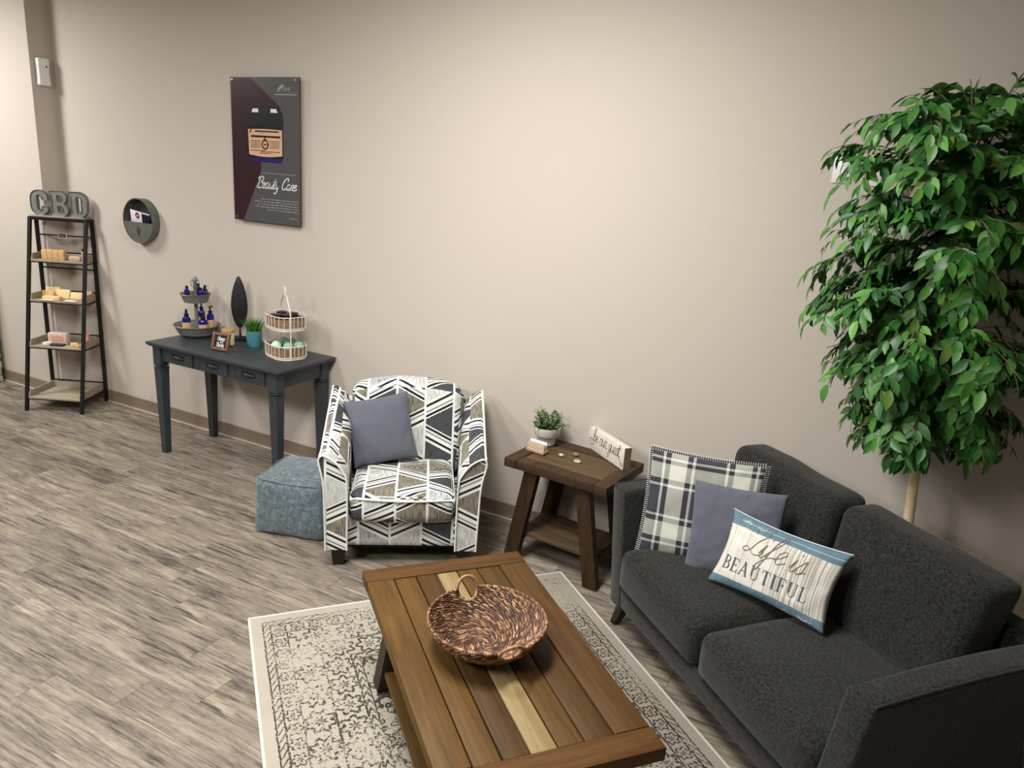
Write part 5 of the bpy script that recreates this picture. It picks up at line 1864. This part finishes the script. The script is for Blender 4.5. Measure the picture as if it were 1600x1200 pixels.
# ------------------------------------------------------------------ ficus
FX, FY = .262, -.385
fc = thing('ficus_tree', 'tall artificial ficus tree with green leaves behind the sofa', 'tree', (FX, FY, 0))
MB().lathe([(.095, 0), (.10, .01), (.135, .24), (.142, .25), (.142, .27), (.132, .27), (.125, .23), (0, .23)], 28).build('planter', M['black_carved'], fc)
MB().lathe([(.126, .232), (.05, .238), (0, .238)], 18, cap0=False).build('soil', M['soil'], fc)
tp = catmull([(0, 0, .23), (-.016, 0, .5), (-.032, -.005, .75), (-.048, 0, 1.0), (-.066, .004, 1.35), (-.090, 0, 1.7), (-.104, 0, 2.06), (-.110, 0, 2.34)], 6)
nt_ = len(tp)
MB().tube(tp, [.027-.017*(k/(nt_-1)) for k in range(nt_)], 12).build('trunk', M['bark'], fc, smooth=60)
fr_ = random.Random(17)
def trunk_at(z):
    for i in range(1, nt_):
        if tp[i].z >= z:
            return tp[i-1].lerp(tp[i], (z-tp[i-1].z)/(tp[i].z-tp[i-1].z))
    return tp[-1].copy()
leaves = []          # (position, direction, up, length)
def wallsafe(p):
    lim = -FY-.012
    if p.y > lim: p.y = lim-.02*fr_.random()
    return p
ENV = [(.93, .10), (1.0, .22), (1.17, .38), (1.37, .47), (1.56, .62), (1.75, .58), (2.2, .58), (2.35, .48), (2.52, .36), (2.6, .1)]
def env(z):
    if z <= ENV[0][0] or z >= ENV[-1][0]: return 0
    for (a_, ra), (c_, rc_) in zip(ENV, ENV[1:]):
        if z <= c_: return ra+(rc_-ra)*(z-a_)/(c_-a_)
NB = 78
for i in range(NB):
    t = i/(NB-1)
    z = 1.10+1.22*t
    az = i*2.399963+fr_.uniform(-.3, .3)
    L = max(.2, env(z+.06))*fr_.uniform(.80, 1.12)
    if t > .86: L *= .8
    el = RAD(6+66*max(0, t-.35)**1.3+fr_.uniform(-6, 16)) if t < .93 else RAD(fr_.uniform(45, 75))
    d = Vector((math.cos(az)*math.cos(el), math.sin(az)*math.cos(el)*(.55 if math.sin(az) > 0 else .9), math.sin(el)))
    p = trunk_at(z)
    pts = [p]
    n = 7
    for k in range(n):
        d = (d+Vector((0, 0, -.13))+Vector((fr_.uniform(-.1, .1), fr_.uniform(-.1, .1), fr_.uniform(-.05, .05)))).normalized()
        p = wallsafe(p+d*(L/n))
        a8 = trunk_at(max(.3, min(2.3, p.z)))
        if k > 1 and math.hypot(p.x-a8.x, p.y-a8.y) > env(p.z)*(.86+.14*math.sin(i*2.1)): break
        pts.append(p.copy())
    n = len(pts)-1
    b = MB()
    b.tube(pts, [.0055-.004*k/n for k in range(n+1)], 5)
    # side twigs with alternating leaves
    for k in range(1, n+1):
        for tw in range(3 if k < n else 2):
            q0 = pts[k-1].lerp(pts[k], fr_.random())
            dirv = (pts[k]-pts[k-1]).normalized()
            ta = fr_.uniform(-1, 1)
            sdv = Vector((-dirv.y, dirv.x, 0))
            td = (dirv*.6+sdv*ta*1.0+Vector((0, 0, fr_.uniform(-.25, .45)))).normalized()
            if k == n and tw == 0: td = dirv.copy()
            TL = fr_.uniform(.09, .20)
            tpz = [q0]
            nn = 4
            for q in range(nn):
                td = (td+Vector((0, 0, -.20))).normalized()
                tpz.append(wallsafe(tpz[-1]+td*(TL/nn)))
            q9 = tpz[-1]; a9 = trunk_at(max(.3, min(2.3, q9.z)))
            if math.hypot(q9.x-a9.x, q9.y-a9.y) > env(q9.z)*(.94+.14*math.sin(i*2.1)): continue
            b.tube(tpz, .0014, 4, caps=False)
            for q in range(1, nn+1):
                for sgn in ((-1, 1) if q < nn else (0,)):
                    if fr_.random() < .17: continue
                    dv = (tpz[q]-tpz[q-1]).normalized()
                    s2 = dv.cross(Vector((0, 0, 1)))
                    if s2.length < .01: s2 = Vector((1, 0, 0))
                    s2.normalize()
                    ld = (dv*.8+s2*sgn*.8+Vector((0, 0, fr_.uniform(-1.0, -.15)))).normalized()
                    rad_ = Vector((tpz[q].x+.09, tpz[q].y, 0)).normalized()
                    upv = (Vector((0, 0, .55))+rad_*.8+Vector((fr_.uniform(-.5, .5), fr_.uniform(-.6, .3), fr_.uniform(-.2, .3)))).normalized()
                    leaves.append((tpz[q].copy(), ld, upv, fr_.uniform(.055, .088)))
    b.build('branch', M['twig'], fc, smooth=60)
def leaf_geo(L, bend, fold):
    """pointed oval leaf along +x, folded on its midrib: 14 triangles"""
    xs = [0, .12, .38, .64, .84, 1.0]
    ws = [.0, .13, .225, .19, .085, 0]
    vs, fs = [], []
    mid, lft, rgt = [], [], []
    for x, w in zip(xs, ws):
        z = -bend*L*x*x
        mid.append(len(vs)); vs.append((x*L, 0, z))
        if w > 0:
            lft.append(len(vs)); vs.append((x*L, w*L, z+fold*w*L))
            rgt.append(len(vs)); vs.append((x*L, -w*L, z+fold*w*L))
    fs.append([mid[0], lft[0], mid[1]][::-1]); fs.append([mid[0], mid[1], rgt[0]][::-1])
    for k in range(3):
        fs.append([mid[k+1], lft[k], lft[k+1], mid[k+2]][::-1]); fs.append([mid[k+1], mid[k+2], rgt[k+1], rgt[k]][::-1])
    fs.append([mid[4], lft[3], mid[5]][::-1]); fs.append([mid[4], mid[5], rgt[3]][::-1])
    return vs, fs
def leaf_mat(p, d, up, s):
    d = d.normalized(); y = up.cross(d)
    if y.length < 1e-3: y = d.orthogonal()
    y.normalize(); z = d.cross(y)
    return Matrix(((d.x*s, y.x*s, z.x*s, p.x), (d.y*s, y.y*s, z.y*s, p.y), (d.z*s, y.z*s, z.z*s, p.z), (0, 0, 0, 1)))
kinds = [leaf_geo(1.0, .16, .28), leaf_geo(1.0, .30, .12), leaf_geo(1.0, .05, .40)]
wallcut = -FY-.006
keepers = []
for p, d, up, L in leaves:
    tip = p+d*L
    ax_ = trunk_at(max(.3, min(2.3, tip.z)))
    rr_ = math.hypot(tip.x-ax_.x, tip.y-ax_.y)
    if rr_ > env(tip.z)*(1.02+.20*math.sin(9*math.atan2(tip.y, tip.x-ax_.x)+tip.z*14)): continue
    if tip.y > wallcut:
        d = Vector((d.x, min(d.y, 0)-.05, d.z)); 
    if p.y > wallcut-.004: p.y = wallcut-.01
    keepers.append((p, d, up, L))

camv = Vector((0, -3.84676, 2.085))-Vector((FX, FY, 0))
def inframe(p):
    q = p-camv
    zc = -q.dot(Vector(_R[2]))
    return 800+1167*q.dot(Vector(_R[0]))/zc < 1600
keepers.sort(key=lambda q: (not inframe(q[0]), (q[0]-camv).length))
protos = []
for vs, fs in kinds:
    me = bpy.data.meshes.new('leaf'); me.from_pydata(vs, [], fs); me.materials.append(M['leaf'])
    me.polygons.foreach_set('use_smooth', [True]*len(me.polygons))
    protos.append(me)
for k, (p, d, up, L) in enumerate(keepers[:290]):
    o = bpy.data.objects.new('leaf', protos[k % 3])
    COL.objects.link(o); o.parent = fc
    o.matrix_local = leaf_mat(p, d, up, L)
b = MB(); b.keep_normals = True
for k, (p, d, up, L) in enumerate(keepers[290:]):
    vs, fs = kinds[k % 3]
    b.add(vs, fs, 0, leaf_mat(p, d, up, L))
o = stuff(b.build('foliage', M['leaf'], fc, smooth=0))
o.data.polygons.foreach_set('use_smooth', [True]*len(o.data.polygons))

# ------------------------------------------------------------------ plant whose leaf shows at the right edge
M['snake'] = None
t = NT('snake_plant_leaf')
x_, y_, z_ = t.sep(t.obj())
wv = t.math('SINE', t.math('ADD', t.math('MULTIPLY', z_, 190.0), t.math('MULTIPLY', t.noise(t.obj(), 14, 3), 9.0)))
c_ = t.mix(t.ramp(wv, [(.35, 0), (.8, 1)]), lin(58, 84, 40), lin(136, 158, 104))
M['snake'] = t.out(c_, .45)
snp = thing('snake_plant', 'banded green snake plant at the right end of the sofa', 'potted plant', (.712, -1.40, 0))
MB().lathe([(.075, 0), (.08, .01), (.105, .18), (.11, .19), (.10, .19), (.098, .165), (0, .165)], 24).build('pot', M['offwhite'], snp)
MB().lathe([(.098, .167), (0, .172)], 16, cap0=False).build('soil', M['soil'], snp)
lr = random.Random(8)
for k in range(8):
    a = 2*PI*k/8+.2
    r0 = .03 if k % 2 else .06
    H = lr.uniform(.37, .45)
    lean = .035 if k % 2 else .06
    b = MB(); n = 9; vs = []
    for i in range(n+1):
        tt = i/n
        wv_ = .026*math.sin(PI*min(1, .22+.78*tt))**.7 if tt < 1 else .001
        cx = (r0+lean*tt*tt)*math.cos(a); cy = (r0+lean*tt*tt)*math.sin(a)
        tx2, ty2 = -math.sin(a), math.cos(a)
        for s, off in ((-1, .006), (0, 0), (1, .006), (0, -.004)):
            vs.append((cx+tx2*wv_*s+math.cos(a)*off, cy+ty2*wv_*s+math.sin(a)*off, .168+H*tt))
    fs = [[i*4+j, i*4+(j+1) % 4, (i+1)*4+(j+1) % 4, (i+1)*4+j] for i in range(n) for j in range(4)]
    fs.append([n*4+j for j in range(4)])
    b.add(vs, fs)
    b.build('leaf', M['snake'], snp, smooth=60)
